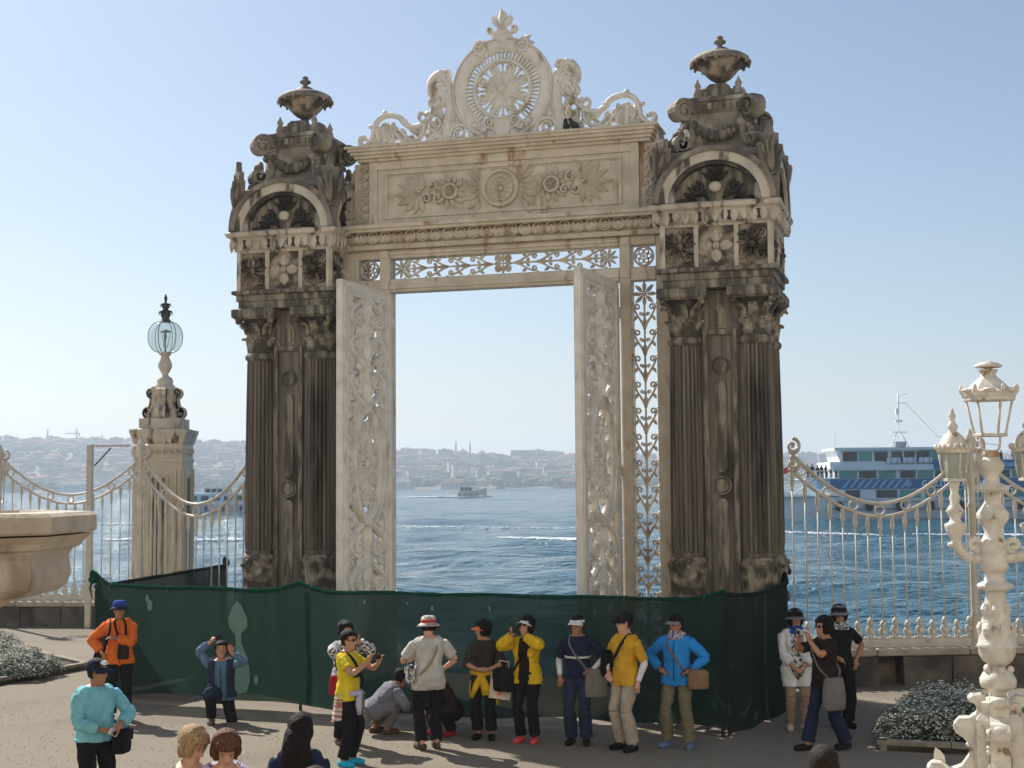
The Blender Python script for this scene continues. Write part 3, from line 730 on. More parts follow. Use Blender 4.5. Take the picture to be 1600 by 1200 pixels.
for k in range(96): x = -2.76 + 5.52 * k / 95; pal.box(x - .012, x + .012, -.312, -.29, 7.37, 7.42)
pal.build('palmette_frieze', lin)
pan = MB('iron_lintel')
for x0, x1, z0, z1 in ((-2.05, 2.05, 7.89, 7.93), (-2.05, 2.05, 8.65, 8.69), (-2.05, -2.01, 7.93, 8.65), (2.01, 2.05, 7.93, 8.65)): pan.box(x0, x1, -.235, -.19, z0, z1)
for k in range(64): x = -2.0 + 4.0 * k / 63; pan.ball((x, -.205, 8.625), .018, 5, 4); 
pan.ring(0, 8.29, .29, .07, .08, -.20, 32); pan.ring(0, 8.29, .20, .03, .04, -.20, 28); pan.rosette(0, 8.29, .19, 12, .035, -.20)
for k in range(22): a = 2 * math.pi * k / 22; pan.ball((.315 * math.cos(a), -.21, 8.29 + .315 * math.sin(a)), .028, 5, 4)
for s in (-1, 1):
    for k in range(7): pan.leaf(s * .36, 8.29 + (k - 3) * .06, R(90 - s * 90) + s * R((k - 3) * 22), .30, .10, .09, -.20)
    pan.ring(s * .88, 8.29, .12, .05, .09, -.20); pan.rosette(s * .88, 8.29, .09, 8, .05, -.20)
    for k in range(12): a = 2 * math.pi * k / 12; pan.leaf(s * .88 + .13 * math.cos(a), 8.29 + .13 * math.sin(a), a + .5, .19, .09, .08, -.20)
    for k in range(4):
        pan.curl(spiral(s * (1.10 + .10 * k), 8.29 + (.10 if k % 2 else -.10), .09, .02, R(90 * k), s * 1.2, 12), .05, .03, .08, -.20)
    pan.ball((s * 1.18, -.22, 8.29), (.06, .04, .05), 8, 5)
    for k in range(9): pan.leaf(s * 1.42, 8.29, R(90 - s * 90) + R((k - 4) * 24), .48 - abs(k - 4) * .035, .12, .10, -.20)
    for k in range(5): pan.leaf(s * (.62 + .02 * k), 8.29, R(90 - s * 90) + R((k - 2) * 40), .15, .06, .05, -.20)
    for k in range(7):
        pan.curl(spiral(s * 2.49, 7.92 + .14 * k, .075, .02, R(90 * k), (1 if k % 2 else -1) * 1.2, 10), .03, .02, .04, -.16); pan.leaf(s * 2.42, 7.88 + .14 * k, R(60), .12, .05, .04, -.16)
pan.build('relief_panel', lin)
# consoles joining lintel and pillars
for s in (-1, 1):
    cn = MB('marble_pale'); P = [(2.64, 7.81), (2.95, 7.81), (2.95, 8.20), (2.83, 8.32), (2.74, 8.50), (2.72, 8.74), (2.64, 8.86)]
    cn.prism(P if s > 0 else [(-x, z) for x, z in reversed(P)], -.10, .14); cn.curl(spiral(s * 2.76, 8.05, .10, .02, 0, s * 1.5, 14), .05, .03, .05, -.10); cn.build('lintel_console', gate)

# ---- crest
cz = 10.0; CY = -.02; CD = .10
rg = MB('iron_cream')
rg.ring(0, cz, .765, .25, CD, CY, 56, 1.0); rg.ring(0, cz, .485, .07, CD, CY, 48)
for k in range(56):
    a = 2 * math.pi * k / 56; x, z = math.cos(a), math.sin(a)
    if z < -.80 : continue
    rg.ribbon([(.49 * x, cz + .49 * z), (.66 * x, cz + .66 * z)], .040, CD * .8, CY)
rg.ring(0, cz, .86, .035, CD * 1.25, CY, 56)
for s in (-1, 1):
    for k in range(5): rg.leaf(s * .20 + s * .02 * k, cz + .72, R(90 - s * 60) - s * R(k * 22), .34, .14, CD * 1.4, CY)
    rg.curl(spiral(s * .36, cz + .70, .13, .03, R(90), -s * 1.3, 14), .09, .04, CD * 1.4, CY)
    rg.curl(spiral(s * .22, cz - .56, .10, .02, R(-90), s * 1.4, 14), .07, .03, CD * 1.4, CY)
rg.build('crest_ring', gate)
ro = MB('iron_cream'); 
for k in range(8):
    a = R(22.5 + 45 * k); c, s_ = math.cos(a), math.sin(a)
    ro.leaf(.02 * c, cz + .02 * s_, a, .42, .20, CD, CY); ro.ring(.375 * c, cz + .375 * s_, .075, .035, CD * .8, CY, 14); ro.ball((.375 * c, CY - .03, cz + .375 * s_), .03, 6, 5)
    b = R(45 * k); ro.ribbon([(0, cz), (.44 * math.cos(b), cz + .44 * math.sin(b))], .035, CD * .7, CY); ro.ring(.25 * math.cos(b), cz + .25 * math.sin(b), .055, .03, CD * .7, CY, 10)
    ro.ball((.42 * math.cos(b), CY - .03, cz + .42 * math.sin(b)), .035, 6, 5)
ro.ball((0, CY - .06, cz), (.09, .07, .09), 10, 6); ro.build('crest_rosette', gate)
fn = MB('iron_cream')
fn.prism([(-.16, 10.80), (-.10, 10.70), (.10, 10.70), (.16, 10.80), (.17, 10.92), (.09, 11.0), (.07, 11.08), (.15, 11.12), (.19, 11.22), (.15, 11.27), (.09, 11.23), (.07, 11.31), (0, 11.37), (-.07, 11.31), (-.09, 11.23), (-.15, 11.27), (-.19, 11.22), (-.15, 11.12), (-.07, 11.08), (-.09, 11.0), (-.17, 10.92)], CY - .07, CY)
for s in (-1, 1):
    fn.curl(cr([(s * .08, 11.0), (s * .13, 10.96), (s * .2, 10.98)], 4) + spiral(s * .205, 11.03, .055, .015, R(-80), s * 1.1, 10), .06, .04, CD, CY); fn.leaf(0, 11.0, R(90 - s * 32), .28, .10, .09, CY - .06)
fn.leaf(0, 10.98, R(90), .40, .13, .12, CY - .06); fn.ball((0, CY - .06, 10.86), (.13, .08, .10), 10, 6); fn.build('crest_finial', gate)
bs = MB('iron_cream')
bs.prism([(-.13, 9.16), (.13, 9.16), (.12, 9.3), (.17, 9.52), (-.17, 9.52), (-.12, 9.3)], CY - .08, CY)
for s in (-1, 1):
    for q, (x, z, r) in enumerate(((.20, 9.24, .07), (.31, 9.36, .08), (.34, 9.22, .055), (.46, 9.27, .07), (.24, 9.42, .06), (.48, 9.42, .055))): bs.ring(s * x, z, r, .05, CD, CY, 12); bs.leaf(s * x, z, R(60 + 50 * q), r * 1.7, .06, CD, CY)
    bs.curl(cr([(s * .56, 9.20), (s * .60, 9.36), (s * .72, 9.44), (s * .88, 9.40), (s * .93, 9.26)], 4), .09, .07, CD, CY); bs.curl(spiral(s * .76, 9.30, .10, .03, R(0 if s > 0 else 180), s * 1.2, 12), .06, .04, CD, CY)
    for q in range(3): bs.leaf(s * (.58 + .12 * q), 9.20, R(90 + 20 * (q - 1)), .10, .08, CD, CY)
    bs.leaf(s * .80, 9.42, R(90), .22, .13, CD, CY)
bs.build('crest_base', gate)
for s in (-1, 1):
    w = MB('iron_cream'); f = lambda P: P if s > 0 else mir(P)
    B = lambda P, w0, w1, n=5: w.curl(cr(f(P), n), w0 * 1.22, w1 * 1.15, CD, CY)
    B([(.97, 9.17), (1.0, 9.40), (.95, 9.65), (.93, 9.90), (.97, 10.18), (1.06, 10.33), (1.18, 10.34), (1.28, 10.22), (1.28, 10.05), (1.18, 9.97), (1.09, 10.05), (1.12, 10.16)], .15, .09)
    B([(1.10, 9.90), (1.20, 9.80), (1.25, 9.66), (1.22, 9.92)], .12, .06)
    B([(.97, 10.02), (1.10, 10.16), (1.20, 10.14)], .10, .08); B([(1.0, 10.26), (.94, 10.34), (.98, 10.40), (1.10, 10.38)], .07, .06)
    B([(1.20, 10.0), (1.30, 9.88), (1.24, 9.78)], .09, .06)
    B([(1.04, 9.24), (1.16, 9.28), (1.32, 9.20), (1.50, 9.16)], .10, .07); B([(1.02, 9.50), (1.10, 9.36), (1.24, 9.30), (1.34, 9.22)], .07, .06)
    B([(1.20, 9.78), (1.32, 9.62), (1.48, 9.50), (1.64, 9.49), (1.76, 9.56), (1.84, 9.66), (1.98, 9.72), (2.14, 9.72), (2.26, 9.64), (2.32, 9.50), (2.36, 9.34), (2.48, 9.22), (2.56, 9.24), (2.58, 9.34), (2.52, 9.38), (2.48, 9.33)], .085, .065)
    B([(1.16, 9.62), (1.10, 9.50), (1.18, 9.38), (1.30, 9.44), (1.28, 9.56)], .055, .045); B([(1.38, 9.56), (1.42, 9.36), (1.54, 9.26), (1.68, 9.28), (1.78, 9.38), (1.84, 9.44)], .06, .05)
    B([(1.42, 9.18), (1.60, 9.22), (1.78, 9.24), (1.88, 9.36), (1.98, 9.44)], .06, .05); B([(1.34, 9.66), (1.46, 9.72), (1.50, 9.62), (1.44, 9.56)], .05, .04)
    B([(1.98, 9.44), (1.96, 9.30), (2.06, 9.18)], .06, .05); B([(2.28, 9.50), (2.22, 9.30), (2.10, 9.18)], .06, .05); B([(2.12, 9.16), (2.12, 9.35), (2.12, 9.46)], .10, .07)
    w.use('iron_cream')
    for x, z, a, l in ((2.12, 9.36, 90, .24), (2.12, 9.36, 45, .20), (2.12, 9.36, 135, .20), (2.12, 9.34, 10, .17), (2.12, 9.34, 170, .17), (1.05, 9.95, 60, .3), (1.12, 10.05, 120, .2), (1.30, 9.72, -20, .12), (1.86, 9.44, 20, .15), (1.62, 9.50, -90, .12), (1.2, 9.3, 80, .14)):
        w.leaf(s * x, z, R(a if s > 0 else 180 - a), l * 1.1, .13, CD, CY)
    for x, z, a, l, ww in ((1.02, 9.85, 75, .42, .20), (1.10, 9.75, 110, .34, .16), (1.16, 10.12, 150, .22, .16), (1.20, 10.26, 210, .24, .14), (1.06, 9.55, 65, .30, .14), (1.24, 9.94, 100, .24, .12), (.99, 10.10, 85, .26, .14), (1.5, 9.36, 30, .18, .10), (1.95, 9.60, -60, .16, .10), (2.3, 9.56, -120, .16, .10), (1.36, 9.3, 140, .16, .09), (1.74, 9.34, 60, .16, .09), (2.12, 9.22, 30, .18, .10), (2.12, 9.22, 150, .18, .10), (.90, 9.5, 100, .3, .12), (.84, 9.36, 60, .24, .14), (1.15, 9.42, 40, .22, .12), (1.3, 9.5, 200, .22, .10), (1.45, 9.3, 80, .2, .1), (1.6, 9.4, 120, .16, .1), (1.9, 9.3, 60, .22, .1), (2.3, 9.36, 120, .2, .1), (2.0, 9.52, 20, .16, .1), (2.24, 9.5, 160, .16, .1), (1.02, 10.2, 40, .22, .14), (1.2, 9.62, 120, .22, .1)):
        w.leaf(s * x, z, R(a if s > 0 else 180 - a), l * 1.1, ww * 1.0, CD * 1.1, CY)
    for x, z, r in ((2.12, 9.77, .05), (2.38, 9.55, .045), (1.27, 9.83, .05), (1.74, 9.60, .035), (1.02, 10.40, .045), (1.12, 10.40, .04), (2.47, 9.35, .04), (1.28, 10.28, .03)): w.ball((s * x, CY - .04, z), (r, .05, r), 8, 6)
    rc = random.Random(4)      # small tendrils that fill the lower band of the scrollwork
    for k in range(26):
        x = 1.06 + 1.42 * k / 25; top = float(np.interp(x, [1.0, 1.3, 1.62, 1.85, 2.14, 2.32, 2.5], [9.9, 9.60, 9.46, 9.60, 9.68, 9.45, 9.22])); z = 9.20 + (top - 9.26) * rc.uniform(.05, .9)
        r_ = rc.uniform(.035, .065); q_ = 1 if k % 2 else -1
        w.curl(spiral(s * x, z, r_, .012, rc.uniform(0, 6.28), q_ * 1.25, 9), .034, .022, CD * .8, CY); w.leaf(s * x, z, rc.uniform(0, 6.28), .10, .045, CD * .9, CY)
    w.build('crest_scrollwork', gate)

# ---- door leaves, opened towards the courtyard
def make_leaf():
    W, z0, z1 = 1.93, .28, 6.60
    m = MB('iron_cream'); c = -W / 2
    for a, b in ((-W, -W + .24), (-.24, 0)):
        m.box(a, b, -.05, .06, z0, z1, .012); m.box(a + .05, b - .05, -.07, -.045, z0 + .1, z1 - .1); m.box(a + .05, b - .05, .055, .075, z0 + .1, z1 - .1)
    for a, b in ((z0, z0 + .3), (z1 - .22, z1)): m.box(-W + .24, -.24, -.048, .058, a, b)
    m.box(-W + .19, -.19, -.064, -.046, z1 - .15, z1 - .06)
    leaf = m.build('door_leaf', gate)
    o = MB('iron_cream'); y = .02; d = .075; HW = W / 2 - .26
    o.ring(c, 3.72, .50, .14, d * 1.3, y, 40, 1.75); o.ring(c, 3.72, .585, .04, d * 1.7, y, 40, 1.7)
    o.rosette(c, 3.72, .40, 12, d, y)
    for k in range(14):
        a = 2 * math.pi * k / 14; x, z = c + .34 * math.cos(a), 3.72 + .62 * math.sin(a)
        o.ring(x, z, .07, .04, d, y, 10); o.ball((c + .20 * math.cos(a + .2), y - .03, 3.72 + .42 * math.sin(a + .2)), (.05, .05, .07), 6, 5); o.leaf(c + .1 * math.cos(a), 3.72 + .25 * math.sin(a), math.atan2(1.6 * math.sin(a), math.cos(a)), .36, .06, d, y)
    def tier(zc, h, s):
        """pair of S scrolls with leaves on a central stem; s=+1 opens upward"""
        o.ribbon([(c, zc - h), (c, zc + h)], [.10, .16], d * 1.2, y); o.leaf(c, zc - .9 * h * s, R(90) * s, 1.5 * h, .26, d * 1.8, y)
        for q in (-1, 1):
            P = cr([(c + q * .05, zc - s * h), (c + q * .30, zc - s * .7 * h), (c + q * .60, zc - s * .15 * h), (c + q * .62, zc + s * .35 * h), (c + q * .38, zc + s * .62 * h)], 5)
            P += spiral(c + q * .36, zc + s * .22 * h, .38 * h, .08 * h, s * R(90), q * s * 1.35, 16)[1:]
            o.curl(P, .11, .06, d * 1.2, y); o.rosette(c + q * .36, zc + s * .22 * h, .14 * h / .32, 7, d, y)
            for k in range(4): o.leaf(c + q * (.50 + .03 * k), zc + s * (-.75 + .5 * k) * h, R(90 - q * 60) * 1.0 + k * .5 * q, .22, .13, d, y)
            for k in range(3): o.leaf(c + q * .16, zc + s * (-.5 + .55 * k) * h, R(90) * s - q * s * R(45), .24, .11, d, y)
            o.curl(spiral(c + q * .60, zc + s * .85 * h, .11, .03, R(120 * q), q * 1.2, 10), .06, .04, d, y)
        for k in range(3): o.leaf(c, zc + s * .55 * h, R(90) * s + R((k - 1) * 38), .34 * h / .32, .13, d * 1.5, y)
    for zc, h, s in ((4.98, .34, 1), (5.58, .30, 1), (6.12, .26, -1), (2.46, .34, -1), (1.86, .30, -1), (1.25, .3, 1), (.8, .2, 1)): tier(zc, h, s)
    for q in (-1, 1):
        for k in range(30): o.leaf(c + q * (HW - .05), .7 + .195 * k, R(70 if k % 2 else 110), .19, .09, d, y)
        for k in range(8): o.curl(spiral(c + q * (HW - .14), 2.9 + .24 * k, .09, .02, k, (1 if k % 2 else -1) * 1.2, 10), .05, .03, d, y)
    # pierced back plate: broad flat branches behind the relief
    for q in (-1, 1):
        for k in range(11): zc = .75 + .55 * k; o.curl(cr([(c + q * .02, zc - .25), (c + q * .35, zc - .12), (c + q * .68, zc + .10), (c + q * .70, zc + .26)], 4), .06, .05, .035, y + .03)
    for z in (2.88, 4.56): o.ribbon([(c - .55, z), (c, z + (.12 if z > 4 else -.12)), (c + .55, z)], .20, .05, y + .02)
    o.build('scrollwork', leaf)
    for z in (1.0, 3.58, 6.12):
        h = MB('iron_cream'); h.lathe([(.045, z - .09), (.055, z - .07), (.055, z + .07), (.045, z + .09)], 10, (.06, 0, 0)); h.box(-.20, .06, -.075, -.045, z - .05, z + .05); h.build('hinge', leaf)
    return leaf
lf = make_leaf(); lf.location = (-1.985, -.24, 0); lf.rotation_euler = (0, 0, R(88))
l2 = lf.copy(); COL.objects.link(l2); l2.location = (1.94, -.26, 0); l2.rotation_euler = (0, 0, R(85))
for ch in list(lf.children): c = ch.copy(); COL.objects.link(c); c.parent = l2
# pigeons on the lintel
for i, (u, rz, lb) in enumerate(((1.17, 70, 'dark pigeon perched upright on the gate lintel, left of two'), (1.30, 30, 'dark pigeon crouching on the gate lintel, right of two'))):
    b = MB('bird_dark'); b.T = Matrix.Rotation(R(38 if i == 0 else 15), 4, 'Y')
    b.ball((0, 0, .08), (.10, .055, .06), 12, 8); b.ball((-.09, 0, .135), (.038, .034, .036), 10, 8); b.tube([(-.05, 0, .10), (-.085, 0, .13)], [.045, .03], 8)
    b.add([(.05, -.03, .08), (.05, .03, .08), (.21, .025, .06), (.21, -.025, .06), (.05, 0, .11), (.21, 0, .07)], [(0, 3, 2, 1), (0, 4, 5, 3), (1, 2, 5, 4), (2, 3, 5), (0, 1, 4)]); b.tube([(-.12, 0, .135), (-.145, 0, .128)], [.010, .003], 5)
    b.T = None
    for q in (-.02, .02): b.tube([(.0, q, .04), (0, q, -.0)], .006, 5)
    c_, s_ = math.cos(-GT), math.sin(-GT); x, y = u, -.42
    b.build('pigeon', None, (-.10 + c_ * x - s_ * y, 23.33 + s_ * x + c_ * y, 9.122), (0, 0, R(rz)), label=lb, cat='bird', group='pigeons on the lintel')
# ------------------------------------------------------------------ parapets, fences, lantern pillar
def frame_of(A, B):
    A = Vector((A[0], A[1], 0)); B = Vector((B[0], B[1], 0)); L = (B - A).length
    return A, L, math.atan2(B.y - A.y, B.x - A.x)
def parapet(A, B, label, gap=None):
    A, L, rz = frame_of(A, B); e = empty('parapet_wall', A, rz, label=label, cat='wall')
    x = 0; k = 0; rnd = random.Random(label)
    while x < L - .05:
        w = min(rnd.uniform(.8, 1.15), L - x)
        if not (gap and gap[0] < x + w / 2 < gap[1]):
            MB('wall_stone').box(x + .008, x + w - .008, rnd.uniform(-.012, .012), .52, -.4, .48, .012).build('block', e)
        else:
            MB('wall_stone').box(x + .008, x + w * .5, rnd.uniform(-.012, .012), .52, -.4, .48, .012).build('block', e); MB('wall_stone').box(x + w * .5, x + w - .008, .30, .52, -.4, .48, .012).build('block', e)
        x += w
    x = 0
    while x < L - .05:
        w = min(rnd.uniform(1.2, 1.6), L - x)
        MB('coping_stone').box(x + .006, x + w - .006, -.06 + rnd.uniform(-.006, .006), .60, .49, .61, .018).build('coping_stone', e); x += w
parapet((4.50, 23.44), (17.5, 24.55), 'low dark stone parapet under the white fence right of the gate', (.9, 1.75))
parapet((-22, 35.9), (-8.9, 34.35), 'low dark stone parapet behind the stone basin at left')
parapet((-7.9, 28.5), (-4.5, 25.2), 'low stone parapet between the lantern pillar and the gate')

def fence(A, B, label, nb=15, zb=.61, lift=0.0, post_a=False, post_b=True):
    A, L, rz = frame_of(A, B); e = empty('railing_fence', A, rz, label=label, cat='fence', group='white iron fence spans')
    M = 'iron_fence'; zu = lambda t: 3.00 + lift + .98 * abs(2 * t - 1) ** 1.9; zl = lambda t: zu(t) - .22 - .10 * abs(2 * t - 1) ** 3
    MB(M).box(0, L, -.05, .05, zb, zb + .06).box(0, L, -.035, .035, zb + .06, zb + .13).build('bottom_rail', e)
    T = [.02 + .96 * i / 32 for i in range(33)]
    MB(M).tube([(t * L, 0, zu(t)) for t in T], .030, 8).build('upper_rail', e); MB(M).tube([(t * L, 0, zl(t)) for t in T], .028, 8).build('lower_rail', e)
    ring0 = orn0 = None
    for i in range(7):
        t = .08 + .84 * i / 6; z = (zu(t) + zl(t)) / 2; r = (zu(t) - zl(t)) / 2 - .03
        sl = math.atan2(zu(t + .01) - zu(t - .01), .02 * L); r *= math.cos(sl)
        if ring0 is None:
            q = MB(M); q.tube([(math.cos(a), 0, math.sin(a)) for a in [2 * math.pi * k / 20 for k in range(21)]], .24, 8); ring0 = q.build('ring', e, (t * L, 0, z)); ring0.scale = (r, r, r)
        else: share(ring0, e, (t * L, 0, z), scale=(r, r, r))
    for i in range(nb):
        t = (i + .5) / nb; x = t * L; z1 = zl(t)
        b = MB(M); b.tube([(x, 0, zb + .33), (x, 0, z1 - .32)], .0135, 6)
        b.lathe([(.014, z1 - .34), (.026, z1 - .31), (.016, z1 - .28), (.030, z1 - .24), (.042, z1 - .16), (.028, z1 - .07), (.034, z1 - .03), (.03, z1)], 8, (x, 0, 0)); b.build('bar', e)
        if orn0 is None:
            o = MB(M); o.lathe([(.012, .42), (.045, .39), (.055, .345), (.04, .30), (.022, .28)], 8)
            for s in (-1, 1):
                P = cr([(0, .30), (s * .05, .26), (s * .055, .20), (s * .03, .16), (s * .05, .10), (s * .115, .07)], 4); o.tube([(a, 0, c) for a, c in P], .021, 6)
                o.ball((s * .085, 0, .115), (.030, .03, .030), 6, 5)
            o.ball((0, 0, .22), (.034, .04, .05), 6, 5); o.ball((0, 0, .125), (.032, .03, .034), 6, 5)
            orn0 = o.build('bottom_ornament', e, (x, 0, zb + .02))
        else: share(orn0, e, (x, 0, zb + .02), scale=(1, 1, 1.0 if i % 2 else 1.12))
    for on, x, s in ((post_a, 0, 1), (post_b, L, -1)):
        if on:
            p = MB(M); p.lathe([(.11, zb), (.11, zb + .08), (.075, zb + .12), (.095, zb + .22), (.06, zb + .32), (.085, zb + .45), (.06, zb + .58), (.066, zb + .62), (.06, 2.9 + lift), (.085, 2.95 + lift), (.06, 3.02 + lift), (.065, 3.4 + lift), (.10, 3.46 + lift), (.06, 3.54 + lift), (.055, 3.85 + lift), (.10, 3.92 + lift), (.07, 3.98 + lift), (.10, 4.06 + lift), (.05, 4.18 + lift), (.02, 4.25 + lift)], 12, (x, 0, 0))
            p.build('post', e)
        q = MB(M)      # scrolls where the rails climb to the post
        for z, r in ((4.02 + lift, .13), (3.72 + lift, .11)):
            for k in ((1,) if not on else (-1, 1)):
                c = x + (s if not on else k) * .13; kk = s if not on else k
                P = spiral(c, z - r * .3, r, r * .25, R(90), kk * -1.2, 16); q.tube([(a, 0, b_) for a, b_ in P], [.034 - .012 * i / 16 for i in range(17)], 7)
                q.ball((c, 0, z - r * .35), .035, 7, 5); q.leaf(c, z - .2, R(90 - kk * 40), .2, .08, .05, -.02); q.ball((c - kk * .02, 0, z - r - .12), (.04, .035, .06), 7, 5)
        q.build('end_scroll', e)
    return e
fence((4.58, 23.68), (7.78, 23.96), 'white iron fence span with looped top rail, right beside the gate')
fence((7.78, 23.96), (11.0, 24.25), 'white iron fence span behind the lamp post at the right edge', lift=0)
fence((-4.55, 25.0), (-7.05, 26.75), 'white iron fence span between the left gate pillar and the lantern pillar', lift=.05)
fence((-12.75, 35.05), (-9.10, 34.75), 'white iron fence span beyond the stone basin at far left', lift=.20, nb=16, post_a=True)
pg = empty('gate_post', (-10.28, 34.3, 0), label='square white post with a thin top bar beside the far left fence', cat='post')
MB('iron_fence').box(-.07, .07, -.07, .07, 0, 4.42, .01).build('upright', pg); MB('iron_fence').box(.07, .95, -.03, .03, 4.36, 4.41).build('top_bar', pg); MB('iron_dark').tube([(.12, -.06, 3.9), (.52, -.06, 4.33)], .018, 6).build('stay_rod', pg)

lp = empty('lantern_pillar', (-6.92, 28.0, 0), R(0), label='fluted stone pillar topped by a round glass lantern left of the gate', cat='pillar')
s = MB('marble_pale'); s.sqstack([(.70, 0), (.70, .7), (.62, .8), (.585, .85), (.56, 3.85), (.575, 3.86), (.575, 3.93), (.555, 3.95), (.555, 4.22)]); s.build('shaft', lp)
fl = MB('marble_pale'); 
for T in FACE:
    fl.T = T
    for x in (-.50, -.40, .40, .50): fl.box(x - .03, x + .03, -.60, -.55, .95, 3.72)
    for x in (-.22, .22): fl.box(x - .02, x + .02, -.595, -.55, 1.0, 3.6)
    for x in (-.12, 0, .12): fl.use('marble_stain').box(x - .03, x + .03, -.583, -.55, 1.1, 3.55); fl.use('marble_pale')
    for k in range(7): fl.curl(spiral(-.45 + .15 * k, 4.07, .06, .02, k, 1.1, 8), .035, .02, .04, -.555)
fl.T = None; fl.build('fluting', lp)
s = MB('marble_arch'); s.sqstack([(.57, 4.22), (.60, 4.26), (.60, 4.30), (.64, 4.40), (.66, 4.44), (.66, 4.50), (.56, 4.52), (.48, 4.53), (.48, 4.72)]); s.build('cornice', lp)
s = MB('marble_arch'); s.sqstack([(.36, 4.72), (.33, 4.8), (.26, 5.0), (.24, 5.25), (.27, 5.3), (.25, 5.36)])
for T in FACE:
    s.T = T; 
    for x in (-.08, 0, .08): s.box(x - .025, x + .025, -.285, -.22, 5.05, 5.3); s.box(x - .025, x + .025, -.37, -.25, 4.74, 4.92)
    for q in (-1, 1):
        s.ribbon(cr([(q * .40, 4.82), (q * .30, 5.0), (q * .27, 5.2)], 4), .12, .2, .1); s.ribbon(spiral(q * .385, 4.83, .10, .03, R(90), -q * 1.2, 14), .08, .26, .13); s.ribbon(spiral(q * .31, 5.24, .09, .02, R(-90), q * 1.2, 14), .07, .24, .12)
        s.ball((q * .385, 0, 4.83), (.07, .12, .07), 8, 6); s.ball((q * .31, 0, 5.24), (.06, .11, .06), 8, 6)
s.T = None; s.build('scroll_pedestal', lp)
s = MB('iron_fence'); s.lathe([(.20, 5.34), (.20, 5.38), (.155, 5.42), (.165, 5.47), (.14, 5.54), (.08, 5.58), (.06, 5.62), (.10, 5.68), (.135, 5.76), (.14, 5.82), (.10, 5.91), (.075, 5.98), (.12, 6.01), (.12, 6.04), (.10, 6.06)], 18); s.build('lamp_stem', lp)
s = MB('lamp_glass'); s.lathe([(.06 + .27 * math.sin(math.pi * k / 14) ** .8, 6.36 - .31 * math.cos(math.pi * k / 14)) for k in range(15)], 28); s.build('globe', lp)
s = MB('iron_dark')
for k in range(3):
    a = R(60 * k + 20)
    for q in (-1, 1): s.tube([((.065 + .275 * math.sin(math.pi * j / 14) ** .8) * math.cos(a) * q, (.065 + .275 * math.sin(math.pi * j / 14) ** .8) * math.sin(a) * q, 6.36 - .315 * math.cos(math.pi * j / 14)) for j in range(15)], .0075, 5)
s.build('globe_rib', lp)
s = MB('iron_dark'); s.lathe([(.02, 6.05), (.015, 6.30), (.03, 6.33), (.03, 6.42), (.008, 6.45)], 8)
s.lathe([(.11, 6.46), (.10, 6.485), (.03, 6.51)], 16)
for k in range(3): a = R(120 * k); s.tube([(.1 * math.cos(a), .1 * math.sin(a), 6.47), (.04 * math.cos(a), .04 * math.sin(a), 6.15)], .006, 4)
s.build('burner', lp)
s = MB('iron_dark'); s.lathe([(.13, 6.66), (.10, 6.70), (.07, 6.74), (.10, 6.80), (.085, 6.86), (.05, 6.93), (.085, 6.97), (.06, 7.02), (.02, 7.06), (.03, 7.11), (.035, 7.15), (.005, 7.23)], 14)
for k in range(6):
    a = R(60 * k); s.tube([(.07 * math.cos(a), .07 * math.sin(a), 6.88), (.12 * math.cos(a), .12 * math.sin(a), 6.87), (.14 * math.cos(a), .14 * math.sin(a), 6.80)], [.025, .02, .006], 5); s.tube([(.05 * math.cos(a), .05 * math.sin(a), 7.03), (.09 * math.cos(a), .09 * math.sin(a), 7.02), (.11 * math.cos(a), .11 * math.sin(a), 6.97)], [.02, .016, .005], 5)
s.build('lamp_finial', lp)

for ch in lp.children:
    if ch.name.split('.')[0] in ('shaft', 'fluting', 'cornice', 'scroll_pedestal'): ch.scale = (.84, .84, 1)

# ------------------------------------------------------------------ builders' net screen
net = empty('net_screen', (0, 0, 0), label='green builders net stretched on poles across the front of the gate', cat='screen')
def panel(name, A, B, top, bot, mat, hem, nx=90, nz=18, amp=.035, seed=0):
    A = Vector((*A, 0)); B = Vector((*B, 0)); L = (B - A).length; d = (B - A) / L; n = Vector((-d.y, d.x, 0)); v = []; f = []; edge = []
    for i in range(nx + 1):
        t = i / nx; zt = top(t); zb = bot(t)
        for j in range(nz + 1):
            q = j / nz; z = zb + (zt - zb) * q
            w = amp * 1.5 * (mnoise.noise(Vector((t * L * 1.1, z * .7, seed))) + .5 * mnoise.noise(Vector((t * L * 3.5, z * .8, seed + 4)))) * (1 - .6 * q) + .02 * math.sin(t * L * 2.2 + z * 3 + seed) * (1 - q) + .012 * mnoise.noise(Vector((t * L * 7 + z * 3, z * 1.5 - t * L * 2, seed + 9)))
            p = A + d * (t * L) + n * w; v.append((p.x, p.y, z))
        edge.append((v[-1][0], v[-1][1], v[-1][2]))
    for i in range(nx):
        for j in range(nz):
            a = i * (nz + 1) + j; f.append((a, a + nz + 1, a + nz + 2, a + 1))
    m = MB(mat); m.add(v, f, True); o = m.build(name, net)
    h = MB(hem); h.tube([(x, y, z - .012) for x, y, z in edge], [.028 + .012 * mnoise.noise(Vector((x * 3, y * 3, 1))) for x, y, z in edge], 6); h.build('hem', o)
    return o, A, d, L, n
def top_front(t):
    z = 1.83 - .02 * math.sin(math.pi * t)
    for c, w, h in ((0, .028, .19), (.365, .05, .12), (1, .05, .11)): z += h * max(0, 1 - abs(t - c) / w) ** 1.5
    return z + .008 * math.sin(t * 40)
NA, NB_, NM, NC, ND = (-6.72, 22.78), (2.82, 18.93), (4.04, 20.98), (4.44, 23.2), (-5.3, 26.1)
fp, A_, d_, L_, n_ = panel('net_panel', NA, NB_, top_front, lambda t: .10 + .05 * math.sin(t * 9) - .02 * math.sin(t * 31), 'net_green', 'net_hem_lit', 260, 26)
